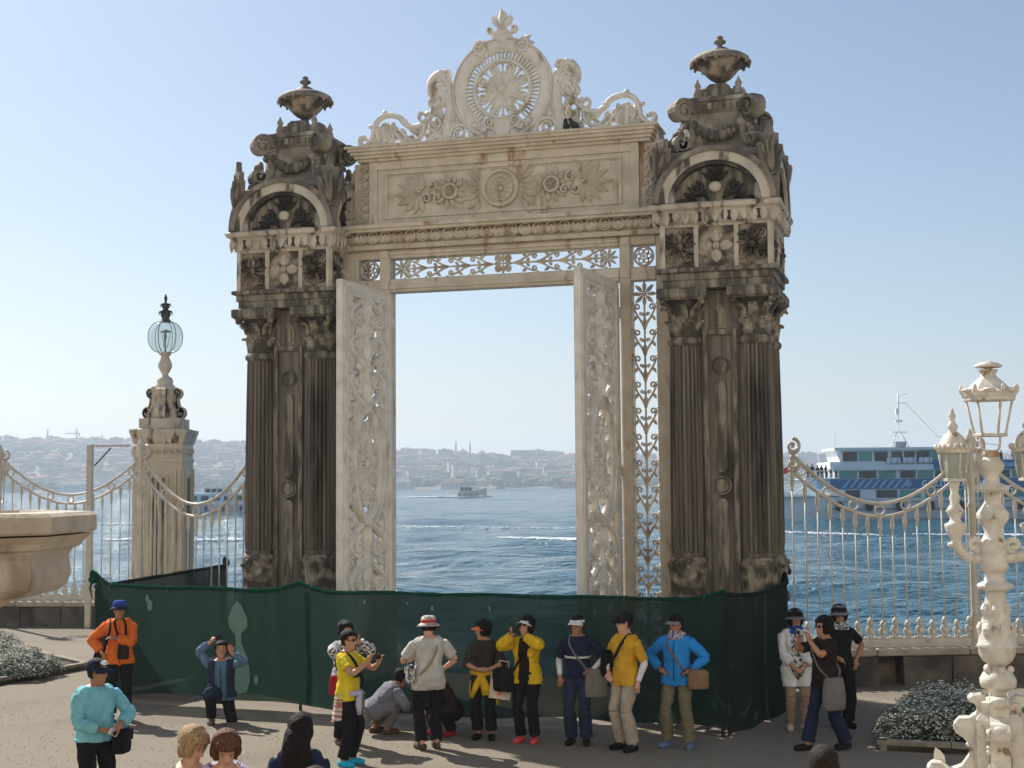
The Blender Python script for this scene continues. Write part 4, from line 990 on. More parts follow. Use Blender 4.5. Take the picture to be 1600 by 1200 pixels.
panel('net_panel', NB_, NM, lambda t: 1.90 - .07 * math.sin(math.pi * t), lambda t: .02 + .02 * math.sin(t * 14), 'net_grey', 'net_grey', 40, seed=3)
panel('net_panel', NM, NC, lambda t: 1.90 + .08 * t, lambda t: .02 + .02 * math.sin(t * 14), 'net_grey', 'net_grey', 30, seed=8)
panel('net_panel', NA, ND, lambda t: 1.80 + .14 * t, lambda t: .05, 'net_grey', 'net_grey', 50, seed=6)
for x, y, h in ((NA[0] + .05, NA[1], 1.96), (-3.22, 21.44, 1.93), (NB_[0] - .05, NB_[1] + .06, 1.92), (NC[0], NC[1] + .02, 2.0), (ND[0], ND[1] + .03, 2.02)):
    MB('net_pole').tube([(x, y + .03, 0), (x, y + .03, h)], .025, 8).build('pole', net)
for x, y, z in ((NC[0], NC[1], 1.98), (ND[0], ND[1], 1.97), (NA[0], NA[1] - .02, 1.95)):
    k = MB('net_grey' if x != NA[0] else 'net_hem_lit'); r_ = random.Random(x)
    for q in range(9): k.ball((x + r_.gauss(0, .035), y + r_.gauss(0, .03), z + r_.gauss(-.01, .04)), (.045, .035, .06), 6, 5)
    k.tube([(x, y - .03, z), (x - .06, y - .06, z - .18), (x - .02, y - .06, z - .34)], [.025, .018, .008], 5); k.build('bunched_corner', net)
mk('cord', (.03, .10, .07), (.10, .11, .09), 20, .8)
for k in range(9):
    t = .03 + .94 * k / 8 + random.uniform(-.012, .012); p_ = A_ + d_ * (t * L_); z = top_front(t)
    q = MB('cord'); q.tube([(p_.x + d_.x * .02, p_.y + d_.y * .02, z + .02), (p_.x, p_.y - .04, z - .01), (p_.x - d_.x * .02, p_.y - .045, z - .06), (p_.x + d_.x * .01, p_.y - .045, z - random.uniform(.10, .2))], .006, 5); q.build('tie_cord', net)
def patch(name, outline, mat='net_pale'):
    """lighter translucent patch set just in front of the net; outline in metres along the panel and up"""
    m = MB(mat); pts = []
    for s_, z in outline:
        p = A_ + d_ * s_ - n_ * .0; pts.append((p.x, p.y, z))
    vs = [(x + .35 * .0 - n_.x * .055, y - n_.y * .055 - .0, z) for x, y, z in pts]; m.add(vs, [tuple(range(len(vs)))]); m.build(name, net)
sp0 = 2.70
patch('pale_patch', [(sp0 + a, b) for a, b in ((.0, 1.63), (.09, 1.55), (.19, 1.36), (.19, 1.24), (.08, 1.13), (.09, .98), (.17, .82), (.23, .62), (.24, .42), (.19, .26), (-.02, .22), (-.03, .40), (-.02, .62), (-.02, .85), (-.01, 1.0), (-.03, 1.12), (-.13, 1.22), (-.15, 1.36), (-.07, 1.55))])
for a, z, r in ((1.05, 1.62, .05), (5.6, 1.66, .018), (6.0, 1.60, .03), (6.9, 1.62, .022), (4.9, 1.66, .02), (3.05, .45, .06), (1.1, 1.52, .07)):
    patch('pale_patch', [(a + r * .7 * math.cos(q), z + r * 1.3 * math.sin(q)) for q in [k * .785 for k in range(8)]])

# ------------------------------------------------------------------ flower beds
def bed(poly, kerb_label, lawn=None, flowers=(), flabel='', clump_label=''):
    e = empty('flower_bed_kerb', (poly[0][0], poly[0][1], 0), label=kerb_label, cat='kerb'); n = len(poly)
    ox, oy = poly[0][0], poly[0][1]
    for i in range(n):
        a, b = poly[i], poly[(i + 1) % n]; L = math.hypot(b[0] - a[0], b[1] - a[1]); an = math.atan2(b[1] - a[1], b[0] - a[0]); x = 0
        while x < L - .02:
            w = min(.9, L - x); m = MB('kerb_stone'); m.box(x + .004, x + w - .004, 0, .13, -.1, .13, .012)
            m.build('kerb_stone', e, (a[0] - ox, a[1] - oy, 0), (0, 0, an)); x += w
    m = MB('soil'); m.hprism(poly, -.05, .07); m.build('soil_bed', kind='structure')
    for i, (cx, cy, w, d, h, nf, lb) in enumerate(flowers):
        fl = MB('leaf_grey', 'leaf_green', 'petal_white'); rnd = random.Random(i + int(cx * 10))
        for k in range(nf):
            a = rnd.uniform(0, 6.283); rr = math.sqrt(rnd.random()); wob = 1 + .30 * mnoise.noise(Vector((2 * math.cos(a), 2 * math.sin(a), i + cx))); x = w * rr * math.cos(a) * wob; y = d * rr * math.sin(a) * wob
            top = h * (1 - rr ** 2.6) ** .7 * (1 + .45 * mnoise.noise(Vector((x * 4.5, y * 4.5, i)))); z = .08 + top * rnd.uniform(.35, 1.0)
            fl.T = Matrix.Translation((x, y, z)) @ Matrix.Rotation(rnd.uniform(0, 6.28), 4, 'Z') @ Matrix.Rotation(rnd.uniform(-.9, .9), 4, 'X')
            white = z > .08 + top * .55 and rnd.random() < .42
            if white:
                r = rnd.uniform(.008, .016); fl.use('petal_white').add([(-r, -r, 0), (r, -r, 0), (r, r, 0), (-r, r, 0), (0, 0, r * .8)], [(0, 1, 4), (1, 2, 4), (2, 3, 4), (3, 0, 4)])
            else:
                l = rnd.uniform(.03, .06); fl.use('leaf_grey' if rnd.random() < .5 else 'leaf_green').add([(0, 0, 0), (l * .5, -l * .22, .01), (l, 0, 0), (l * .5, l * .22, .01)], [(0, 1, 2, 3)])
        fl.T = None; fl.build('flower_clump', None, (cx, cy, 0), label=lb, cat='flowers', group='white flower clumps')
    if lawn:
        m = MB('lawn_green'); m.hprism(lawn, .06, .09); rnd = random.Random(5)
        x0, x1 = min(p[0] for p in lawn), max(p[0] for p in lawn); y0, y1 = min(p[1] for p in lawn), max(p[1] for p in lawn)
        for k in range(5000):
            x = rnd.uniform(x0, x1); y = rnd.uniform(y0, y1); a = rnd.uniform(0, 6.28); c, s_ = .008 * math.cos(a), .008 * math.sin(a); h = rnd.uniform(.03, .07)
            m.add([(x - c, y - s_, .088), (x + c, y + s_, .088), (x + rnd.gauss(0, .015), y + rnd.gauss(0, .015), .09 + h)], [(0, 1, 2)])
        m.build('lawn', label='short green lawn inside the right flower bed', cat='grass', kind='stuff')
bed([(4.55, 18.0), (8.6, 16.6), (10.2, 20.6), (6.25, 21.9)], 'low stone kerb around the flower bed at right',
    [(5.7, 19.6), (8.3, 18.6), (9.3, 20.6), (6.7, 21.4)],
    [(5.35, 18.60, .66, .55, .44, 9000, 'white flowering clump at the front left corner of the right bed'), (6.05, 19.75, .70, .85, .48, 8500, 'silvery clump of white flowers at the back left of the right bed'),
     (6.35, 18.05, .65, .45, .34, 5000, 'low white flower clump behind the lamp post base'), (7.5, 17.7, .7, .5, .38, 3000, 'white flower clump at the right picture edge by the lamp post')])
bed([(-13.2, 23.2), (-9.0, 24.0), (-7.9, 26.6), (-12.0, 31.6)], 'low stone kerb around the flower bed at left', None,
    [(-8.75, 25.45, .65, .85, .40, 8500, 'white flower clump at the right corner of the left bed'), (-9.45, 24.75, .65, .55, .36, 6000, 'white flower clump at the left picture edge'), (-9.55, 26.3, .6, .6, .55, 4000, 'grassy white flower clump at the back of the left bed'), (-10.9, 29.9, .5, .5, .3, 2000, 'small green clump at the far tip of the left bed')])

# ------------------------------------------------------------------ stone basin at left
bz = empty('stone_basin', (-4.90, 11.75, 0), R(20), label='large moulded stone basin on a pedestal cut by the left picture edge', cat='basin')
def octo(prof, mat, name):
    m = MB(mat); m.lathe(prof, 8, smooth=False); m.build(name, bz)
S = 1 / math.cos(R(22.5))
octo([(0.3, 2.99), (1.26 * S, 3.0), (1.28 * S, 3.02), (1.28 * S, 3.14), (1.24 * S, 3.17), (1.0 * S, 3.175), (.96 * S, 3.10), (.2, 3.08)], 'basin_stone', 'rim')
octo([(.3, 2.44), (.78 * S, 2.45), (1.00 * S, 2.51), (1.06 * S, 2.56), (1.09 * S, 2.66), (1.07 * S, 2.80), (1.10 * S, 2.86), (1.16 * S, 2.88), (1.18 * S, 2.92), (1.25 * S, 2.985), (.4, 2.988)], 'basin_stone', 'bowl')
octo([(.62, 0), (.62, .35), (.5, .42), (.40, .6), (.34, 1.4), (.38, 2.0), (.50, 2.30), (.72, 2.435), (.3, 2.438)], 'basin_stone', 'pedestal')

# ------------------------------------------------------------------ cast-iron lamp post in the right foreground
lm = empty('lamp_post', (4.41, 13.0, 0), R(-18), label='ornate cream cast-iron lamp post with lanterns in the right foreground', cat='lamp post')
I = 'iron_lamp'
b = MB(I); b.lathe([(.62, 0), (.62, .18), (.52, .24), (.40, .3), (.33, .7)], 8, smooth=False); b.sqstack([(.20, .6), (.20, 1.22), (.155, 1.28), (.155, 1.37), (.10, 1.39)]); b.build('base', lm)
F_ = [(.20, .28), (.62, .30), (.66, .40), (.60, .52), (.56, .62), (.64, .70), (.60, .80), (.52, .80), (.44, .74), (.34, .78), (.27, .88), (.265, .98), (.32, 1.04), (.385, 1.08), (.40, 1.15), (.35, 1.21), (.26, 1.215), (.20, 1.26), (.185, 1.32), (.24, 1.37), (.225, 1.42), (.15, 1.43), (.10, 1.38), (.08, .3)]
ft = MB(I); ft.prism(F_, -.085, .085); ft.curl(spiral(.30, 1.12, .08, .02, R(90), 1.2, 14), .04, .02, .03, -.085); ft.ball((.225, 0, 1.39), (.05, .09, .045), 10, 6); ft.ball((.345, 0, 1.13), (.06, .11, .075), 10, 6); ft.ball((.58, 0, .74), (.07, .11, .07), 10, 6)
ft.leaf(.50, .72, R(70), .2, .10, .04, -.085)
for q in range(6): ft.ball((.20 + random.uniform(-.05, .08), -.10, .95 + .035 * q), .025, 6, 5)
fm = ft.build('scroll_foot', lm)
for k in (1, 2, 3): share(fm, lm, rot=(0, 0, R(90 * k)))
pn = MB(I)
for T in FACE:
    pn.T = T; pn.ring(0, .86, .11, .02, .02, -.20, 20, 1.1); pn.ribbon([(-.13, 1.05), (0, 1.09), (.13, 1.05)], .02, .02, -.20); pn.rosette(.06, 1.0, .05, 6, .02, -.20)
pn.T = None; pn.build('base_medallion', lm)
sh = MB(I)
sh.lathe([(.085, 1.38), (.07, 1.44), (.10, 1.47), (.165, 1.50), (.175, 1.56), (.14, 1.62), (.075, 1.66), (.07, 1.70)], 16, flute=8, fd=.10)
sh.lathe([(.08, 1.69), (.13, 1.73), (.16, 1.79), (.165, 1.85), (.18, 1.87), (.165, 1.89), (.15, 1.98), (.12, 2.14), (.09, 2.30), (.085, 2.37)], 16)
for k in range(6): acanthus(sh, 0, 0, R(60 * k), .148, 1.89, .20, .10, .008); acanthus(sh, 0, 0, R(60 * k + 30), .118, 2.06, .20, .07, .006)
for k in range(5): a = R(72 * k); sh.ball((.11 * math.cos(a), .11 * math.sin(a), 1.655), .035, 8, 6)
sh.lathe([(.085, 2.36), (.15, 2.38), (.16, 2.41), (.15, 2.43), (.10, 2.45), (.085, 2.50), (.10, 2.54), (.135, 2.57), (.12, 2.61), (.12, 2.76), (.13, 2.80), (.10, 2.84), (.075, 2.90), (.10, 2.96), (.14, 3.02), (.145, 3.07), (.10, 3.13), (.07, 3.18), (.075, 3.26), (.15, 3.28), (.15, 3.32), (.075, 3.35), (.065, 3.42), (.10, 3.46), (.12, 3.51), (.09, 3.56), (.055, 3.60)], 16); sh.build('shaft', lm)
def arm(sg):
    a = MB(I); P = cr([(0, 2.68), (sg * .12, 2.66), (sg * .24, 2.68), (sg * .31, 2.76), (sg * .33, 2.86)], 5); a.tube([(x, 0, z) for x, z in P], [.055, .055] + [.048] * (len(P) - 2), 10)
    a.tube([(x, 0, z) for x, z in spiral(sg * .17, 2.78, .07, .02, R(-90), -sg * 1.2, 12)], .03, 8); a.ball((sg * .36, 0, 2.78), (.05, .04, .03), 8, 6)
    a.lathe([(.05, 2.84), (.085, 2.90), (.095, 2.94), (.10, 2.97), (.06, 2.99), (.045, 3.02), (.06, 3.06), (.085, 3.09), (.06, 3.13), (.04, 3.16), (.05, 3.22), (.035, 3.26), (.045, 3.33), (.05, 3.37)], 12, (sg * .33, 0, 0)); o = a.build('arm', lm)
    l = MB(I); c = (sg * .33, 0, 0)
    l.lathe([(.09, 3.365), (.10, 3.37), (.10, 3.39), (.088, 3.395)], 6, c, smooth=False); l.lathe([(.122, 3.625), (.15, 3.635), (.155, 3.665), (.13, 3.70), (.12, 3.73), (.10, 3.77), (.065, 3.81), (.035, 3.83), (.045, 3.86), (.05, 3.88), (.028, 3.91), (.022, 3.95), (.035, 3.975), (.018, 4.0), (.02, 4.02), (.005, 4.05)], 12, c)
    for k in range(6):
        q = R(60 * k); l.tube([(c[0] + .095 * math.cos(q), .095 * math.sin(q), 3.38), (c[0] + .13 * math.cos(q), .13 * math.sin(q), 3.63)], .008, 5)
    for k in range(18): q = R(20 * k); l.ball((c[0] + .155 * math.cos(q), .155 * math.sin(q), 3.685), (.02, .02, .03), 6, 4)
    l.build('side_lantern', lm)
    gl = MB('lantern_glass'); gl.lathe([(.086, 3.39), (.119, 3.63)], 6, c, smooth=False); gl.build('lantern_glass', lm)
arm(-1); arm(1)
t = MB(I); mk('iron_rust', (.34, .19, .09), (.50, .40, .30), 12, .7)
t.use('iron_rust').lathe([(.06, 3.58), (.075, 3.60), (.07, 3.64), (.05, 3.65)], 12); t.use(I)
for k in range(4):
    a = R(90 * k + 45); c_, s_ = math.cos(a), math.sin(a); P = cr([(.04, 3.64), (.10, 3.66), (.12, 3.72), (.125, 3.78)], 4); t.tube([(x * c_, x * s_, z) for x, z in P], .010, 6)
t.lathe([(.15, 3.775), (.155, 3.78), (.155, 3.80), (.145, 3.805)], 6, smooth=False); t.build('lantern_bracket', lm)
t = MB(I)
for k in range(6): a = R(60 * k); t.tube([(.135 * math.cos(a), .135 * math.sin(a), 3.80), (.205 * math.cos(a), .205 * math.sin(a), 4.12)], .0105, 6)
t.build('lantern_frame', lm)
t = MB(I); t.lathe([(.215, 4.105), (.23, 4.11), (.23, 4.135), (.24, 4.15), (.25, 4.19), (.23, 4.20), (.20, 4.21), (.13, 4.28), (.075, 4.33), (.065, 4.355), (.085, 4.385), (.09, 4.395), (.06, 4.40)], 6, smooth=False)
t.lathe([(.03, 4.39), (.03, 4.42)], 8); t.lathe([(.115, 4.415), (.125, 4.42), (.12, 4.44), (.07, 4.465), (.01, 4.475)], 18)
for k in range(6):
    a = R(60 * k); t.ball((.245 * math.cos(a), .245 * math.sin(a), 4.215), (.022, .022, .045), 8, 5)
    a += R(30); t.ball((.215 * math.cos(a), .215 * math.sin(a), 4.20), (.06, .06, .022), 8, 5)
t.build('lantern_roof', lm)
# ------------------------------------------------------------------ unseen palace front behind the viewer, added to bounce sunlight onto the gate
mk('palace_stone', (.84, .79, .70), (.76, .71, .61), .6, .8, .2, 8)
pf = empty('palace_bounce_front', (0, -5, 0), 0, label='unseen pale palace front behind the viewer, added to bounce light onto the gate', cat='building')
MB('palace_stone').box(-55, 55, -6, 0, -.2, 21.5).build('wall', pf); MB('palace_stone').box(-55.6, 55.6, -6.2, .6, 21.5, 22.4).build('cornice', pf); MB('palace_stone').box(-55.3, 55.3, -6.1, .3, 7.5, 7.9).build('string_course', pf)
w0 = q0 = None
for k in range(22):
    x = -52.5 + 5 * k
    if q0 is None: q0 = MB('palace_stone').box(-.45, .45, .0, .28, 0, 21.5).build('pilaster', pf, (x - 2.5, 0, 0))
    else: share(q0, pf, (x - 2.5, 0, 0))
    for z in (1.6, 8.6, 15.4):
        if w0 is None:
            w0 = MB('palace_stone').box(-1.1, 1.1, .0, .12, -.25, -.02).box(-1.1, -.85, .0, .10, 0, 3.9).box(.85, 1.1, .0, .10, 0, 3.9).box(-1.2, 1.2, 0, .16, 3.9, 4.3).use('boat_glass').box(-.85, .85, .0, .03, 0, 3.9).build('window', pf, (x, 0, z))
        else: share(w0, pf, (x, 0, z))
# ------------------------------------------------------------------ boats
def text_part(txt, size, parent, loc, rot, mat, name='lettering', spacing=1.0, shear=0.0, bold=0.0):
    cu = bpy.data.curves.new('text', 'FONT'); cu.body = txt; cu.size = size; cu.space_character = spacing; cu.shear = shear; cu.offset = bold; cu.extrude = .012
    cu.resolution_u = 3
    o = bpy.data.objects.new('text', cu); COL.objects.link(o); bpy.context.view_layer.update()
    me = bpy.data.meshes.new_from_object(o.evaluated_get(bpy.context.evaluated_depsgraph_get())); bpy.data.objects.remove(o)
    me.materials.clear(); me.materials.append(MATS[mat]); p = bpy.data.objects.new(name, me)
    return link(p, parent, loc, rot)
fe = empty('ferry', (31.9, 171.0, SEA), R(-1.5), label='large white and blue passenger ferry passing behind the right fence', cat='ferry'); fe.scale = (.84, 1, 1)
# local x runs aft from the bow, y away from the viewer, z up from the waterline
W2 = 4.6
def hull_mesh():
    st = [0, 1.2, 3, 6, 10, 16, 40, 46, 48]; m = MB('hull_white'); vs = []; fs = []
    for x in st:
        k = min(1, (x / 11) ** .62) if x < 11 else (1 if x < 44 else .94); sh = 2.75 + max(0, (9 - x) / 9) ** 1.6 * 1.1
        bx = max(0, 1.6 - x * .16) if x < 10 else 0
        for y, z, dx in ((-.02, -1.2, bx + .6), (-.62, -1.0, bx), (-.86, 0, bx * .7), (-.94, 1.2, bx * .35), (-1, sh, 0), (1, sh, 0), (.94, 1.2, bx * .35), (.86, 0, bx * .7), (.62, -1.0, bx), (.02, -1.2, bx + .6)):
            vs.append((x + dx, W2 + y * W2 * max(k, .015), z))
    n = 10
    for i in range(len(st) - 1):
        for j in range(n): q = (j + 1) % n; fs.append((i * n + j, i * n + n + j, i * n + n + q, i * n + q))
    fs += [tuple(range(n)), tuple(range(len(vs) - 1, len(vs) - n - 1, -1))]
    m.add(vs, fs); return m.build('hull', fe)
hu = hull_mesh()
MB('boat_grey').box(7, 47, -.09, -.02, 1.30, 1.48).box(7, 47, -.09, -.02, 2.2, 2.3).build('rubbing_strake', hu)
ty = None
for k in range(9):
    x = 8.9 + 4.35 * k
    if ty is None:
        q = MB('tyre_black'); q.tube([(.42 * math.cos(a), 0, .42 * math.sin(a)) for a in [2 * math.pi * i / 18 for i in range(19)]], .20, 8); q.ball((0, 0, 0), (.34, .10, .34), 12, 5); ty = q.build('tyre_fender', fe, (x, -.28, 1.72))
    else: share(ty, fe, (x, -.28, 1.72))
d1 = MB('hull_white'); d1.box(9.4, 46, .02, 9.1, 2.6, 3.78); d1.build('main_deck_house', fe)
MB('boat_grey').box(.9, 10, 1.2, 8.0, 2.85, 2.92).build('fore_deck', fe)
def windows(x0, w, gap, n, y, z0, z1, teal, name='window'):
    for k in range(n):
        x = x0 + k * (w + gap); m = MB('boat_glass_teal' if teal(k) else 'boat_glass'); m.box(x, x + w, y - .03, y + .05, z0, z1); m.build(name, fe)
windows(9.9, 2.1, .45, 1, 0, 2.72, 3.66, lambda k: False); windows(14.3, 3.0, .35, 2, 0, 2.72, 3.66, lambda k: k == 1)
windows(21.3, 1.7, .4, 12, 0, 2.72, 3.66, lambda k: k != 5)
b1 = MB('hull_blue'); b1.box(7.7, 46.5, -.12, 9.3, 3.80, 5.0); bd = b1.build('blue_band', fe)
for k in range(9):
    x = 9.4 + k * 1.05; MB('stripe_pale').prism([(x, 3.92), (x + .32, 3.92), (x + 1.32, 4.92), (x + 1.0, 4.92)], -.135, -.11).build('pale_stripe', bd)
lg = MB('stripe_pale'); lg.ring(18.9, 4.42, .36, .12, .02, -.12, 24); lg.prism([(18.62, 4.36), (19.18, 4.36), (19.06, 4.20), (18.74, 4.20)], -.135, -.11); lg.prism([(18.70, 4.42), (19.1, 4.42), (18.95, 4.60), (18.8, 4.60)], -.135, -.11); lg.build('round_emblem', bd)
text_part('GAZİOSMANPAŞA', 1.0, bd, (20.8, -.135, 4.08), (R(90), 0, 0), 'boat_text', spacing=1.32, bold=.035)
u = MB('hull_white'); u.box(9.0, 46, .35, 9.0, 5.01, 6.05); u.build('upper_deck_house', fe)
windows(9.2, 2.5, .30, 3, .33, 5.08, 5.98, lambda k: k != 1); windows(17.9, 2.2, .3, 4, .33, 5.08, 5.98, lambda k: k in (1, 3)); windows(28.6, 2.3, .35, 6, .33, 5.08, 5.98, lambda k: k % 2 == 0)
lt = MB('hull_white'); lt.box(8.2, 46.4, -.05, 9.2, 6.06, 6.72); lt.build('deck_ledge', fe)
MB('hull_white').box(7.9, 9.6, .3, 8.9, 6.2, 7.1).build('bridge_wing', fe)
br = MB('hull_white'); br.prism([(9.6, 6.73), (20.8, 6.73), (20.8, 8.5), (8.9, 8.5)], 1.0, 8.2); br.build('bridge', fe); MB('hull_white').box(8.6, 24.2, .5, 8.7, 8.5, 8.82).build('bridge_roof', fe)
windows(9.9, 2.1, .3, 1, .98, 7.15, 8.32, lambda k: False); windows(12.2, 1.9, .35, 2, .98, 7.15, 8.32, lambda k: k == 0); windows(16.9, 1.55, .25, 4, .98, 7.15, 8.32, lambda k: k > 2)
MB('hull_white').box(20.8, 24.0, 1.6, 8, 6.73, 8.5).build('chart_room', fe)
windows(21.2, 1.1, .2, 2, 1.58, 7.15, 8.32, lambda k: False)
lr = None
for k in range(3):
    if lr is None:
        q = MB('boat_text'); q.tube([(-.95, 0, 0), (-.88, 0, 0), (.88, 0, 0), (.95, 0, 0)], [.28, .42, .42, .28], 10); q.use('boat_grey').box(-.5, -.42, -.43, .43, -.43, .43); q.box(.42, .5, -.43, .43, -.43, .43); lr = q.build('life_raft', fe, (17.0 + 2.3 * k, .35, 7.18))
    else: share(lr, fe, (17.0 + 2.3 * k, .35, 7.18))
ub = MB('hull_blue'); ub.box(22.6, 46.4, -.10, 9.2, 6.1, 7.22); ubo = ub.build('upper_blue_band', fe)
text_part('Gaziosmanpaşa', .92, ubo, (31.2, -.115, 6.42), (R(90), 0, 0), 'stripe_pale', spacing=1.0, bold=.03)
text_part('10', .95, ubo, (29.4, -.115, 6.42), (R(90), 0, 0), 'stripe_pale', shear=.3, bold=.01)
ms = MB('hull_white'); ms.tube([(17.6, 4.5, 8.8), (18.9, 4.5, 10.9)], .09, 6); ms.tube([(20.6, 4.5, 8.8), (19.3, 4.5, 10.9)], .09, 6); ms.box(17.9, 20.2, 4.2, 4.8, 10.7, 10.85); ms.tube([(19.1, 4.5, 10.8), (19.1, 4.5, 15.6)], .10, 6)
ms.tube([(19.1, 4.5, 14.4), (20.2, 4.5, 14.4)], .06, 5); ms.tube([(19.1, 4.5, 15.2), (20.4, 4.5, 15.6)], .04, 5); ms.box(18.6, 19.6, 4.3, 4.7, 12.0, 12.3); ms.box(18.7, 19.0, 4.3, 4.7, 13.0, 13.7); ms.build('mast', fe)
MB('boat_grey').box(18.4, 19.9, 3.8, 5.2, 8.82, 9.6).build('roof_locker', fe)
MB('boat_grey').tube([(20.2, 4.5, 14.4), (24.8, 4.5, 10.2), (34, 4.5, 9.0)], .03, 4).build('mast_stay', fe)
MB('hull_white').tube([(8.9, 1.2, 8.8), (8.9, 1.2, 11.4)], .03, 5).build('aerial', fe)
rl = MB('hull_white')
for z in (3.55, 3.95, 4.3): rl.tube([(.4, 4.3, z + .5), (2.5, 2.9, z + .35), (5, 1.8, z + .15), (8.6, .8, z)], .035, 5)
for x, y in ((.4, 4.3), (2.5, 2.9), (5, 1.8), (7, 1.2)): rl.tube([(x, y, 3.0), (x, y, 4.8 - x * .06)], .035, 5)
rl.tube([(2.5, 1.6, 3.0), (6.5, 1.0, 5.4)], .09, 5); rl.build('bow_rail', fe)
MB('hull_white').box(4.3, 9.0, .6, 8.6, 5.0, 5.1).build('upper_fore_deck', fe)
q = MB('hull_white'); q.tube([(4.3, .65, 6.0), (9.0, .65, 6.0)], .035, 5)
for x in (4.4, 6, 7.6): q.tube([(x, .65, 5.1), (x, .65, 6.0)], .03, 5)
q.build('fore_deck_rail', fe)
fg = MB('flag_red'); vs = []
for i in range(7):
    for z in (0, .75): vs.append((3.2 - i * .2, 4.4 + .08 * math.sin(i * 1.3), 6.0 + z - i * .06))
fg.add(vs, [(2 * i, 2 * i + 2, 2 * i + 3, 2 * i + 1) for i in range(6)], True); fg.use('hull_white').tube([(3.25, 4.4, 4), (3.25, 4.4, 6.8)], .03, 5); fg.build('flag', fe)
q = MB('hull_white'); q.tube([(24, 0, 8.15), (46, 0, 8.15)], .035, 5)
for k in range(12): q.tube([(24 + 2 * k, 0, 7.22), (24 + 2 * k, 0, 8.15)], .03, 5)
q.build('top_deck_rail', fe)

mbt = empty('motorboat', (-21.0, 531, SEA), 0, label='small cream motorboat leaving a white wake, seen through the gate', cat='boat'); mbt.scale = (1.0, 1.0, 1.25)
h = MB('boat_cream'); vs = []; fs = []
for x, w, sh in ((0, 1.5, 1.5), (3, 1.7, 1.6), (7, 1.5, 2.0), (9.5, .8, 2.5), (11.2, .05, 2.9)):
    for y, z in ((-.5, -.5), (-1, sh), (1, sh), (.5, -.5)): vs.append((x, y * w, z))
for i in range(4):
    for j in range(4): k = (j + 1) % 4; fs.append((i * 4 + j, i * 4 + 4 + j, i * 4 + 4 + k, i * 4 + k))
h.add(vs, fs + [(0, 1, 2, 3), (19, 18, 17, 16)]); h.build('hull', mbt)
MB('boat_cream').prism([(.8, 1.5), (6.2, 1.7), (5.4, 3.2), (1.2, 3.2)], -1.3, 1.3).build('cabin', mbt); MB('boat_cream').box(1.3, 5.0, -1.2, 1.2, 4.1, 4.35).build('canopy', mbt)
MB('boat_cream').box(1.6, 1.8, -1.1, -1.0, 3.2, 4.1).box(4.5, 4.7, -1.1, -1.0, 3.2, 4.1).build('canopy_post', mbt)
for k in range(3): MB('boat_glass').box(1.6 + 1.4 * k, 2.6 + 1.4 * k, -1.36, -1.25, 2.1, 2.9).build('window', mbt)
for k in range(4): MB('boat_glass').box(.8 + 2.1 * k, 1.3 + 2.1 * k, -1.72, -1.3, .7, 1.15).build('porthole', mbt)
MB('boat_grey').tube([(6.5, -.9, 3.0), (11, 0, 3.7)], .05, 5).build('bow_rail', mbt)
foam('boat_wake', 'long white wake trailing behind the motorboat', [((-21, 530), (-48, 533)), ((-21, 529), (-38, 531)), ((-9, 529), (-21, 528))], 420, .85, .7)
lb_ = empty('tour_boat', (-64, 246, SEA), 0, label='white tour boat with dark fenders behind the left fence', cat='boat')
h = MB('hull_white'); vs = []; fs = []
for x, w, sh in ((0, .05, 2.6), (2, 1.0, 2.1), (5, 1.8, 1.7), (14, 1.9, 1.6), (19, 1.7, 1.7)):
    for y, z in ((-.6, -.5), (-1, sh), (1, sh), (.6, -.5)): vs.append((x, y * w, z))
for i in range(4):
    for j in range(4): k = (j + 1) % 4; fs.append((i * 4 + j, i * 4 + 4 + j, i * 4 + 4 + k, i * 4 + k))
h.add(vs, fs + [(0, 1, 2, 3), (19, 18, 17, 16)]); h.build('hull', lb_)
MB('hull_white').box(5.5, 18, -1.5, 1.5, 1.6, 3.5).build('cabin', lb_); MB('hull_white').box(10.5, 15, -1.3, 1.3, 3.6, 4.4).build('wheelhouse', lb_); MB('hull_white').tube([(12, 0, 4.4), (12, 0, 6.6)], .06, 5).build('mast', lb_); MB('hull_white').box(11, 16, -1.4, 1.4, 5.6, 5.72).build('awning', lb_)
for k in range(6): MB('boat_glass').box(6 + 2 * k, 7.3 + 2 * k, -1.56, -1.45, 2.3, 3.1).build('window', lb_)
for k in range(4): MB('boat_glass').box(10.8 + 1.05 * k, 11.5 + 1.05 * k, -1.36, -1.25, 3.75, 4.3).build('wheelhouse_window', lb_)
for k in range(5): q = MB('tyre_black'); q.ball((5 + 3 * k, -2.0, .9), (.22, .18, .5), 8, 6); q.build('fender', lb_)

# ------------------------------------------------------------------ haze over the strait
hz = bpy.data.materials.new('haze'); hz.use_nodes = True; N = hz.node_tree.nodes; N.remove(N['Principled BSDF'])
pv = N.new('ShaderNodeVolumePrincipled'); pv.inputs['Color'].default_value = (.74, .83, .94, 1); pv.inputs['Density'].default_value = .00031; pv.inputs['Anisotropy'].default_value = .25
hz.node_tree.links.new(pv.outputs[0], N['Material Output'].inputs['Volume']); MATS['haze'] = hz
hb = MB('haze'); hb.box(-4900, 4900, -340, 5400, -5.5, 170); hb.build('haze', label='thin blue summer haze over the strait', cat='haze', kind='stuff')
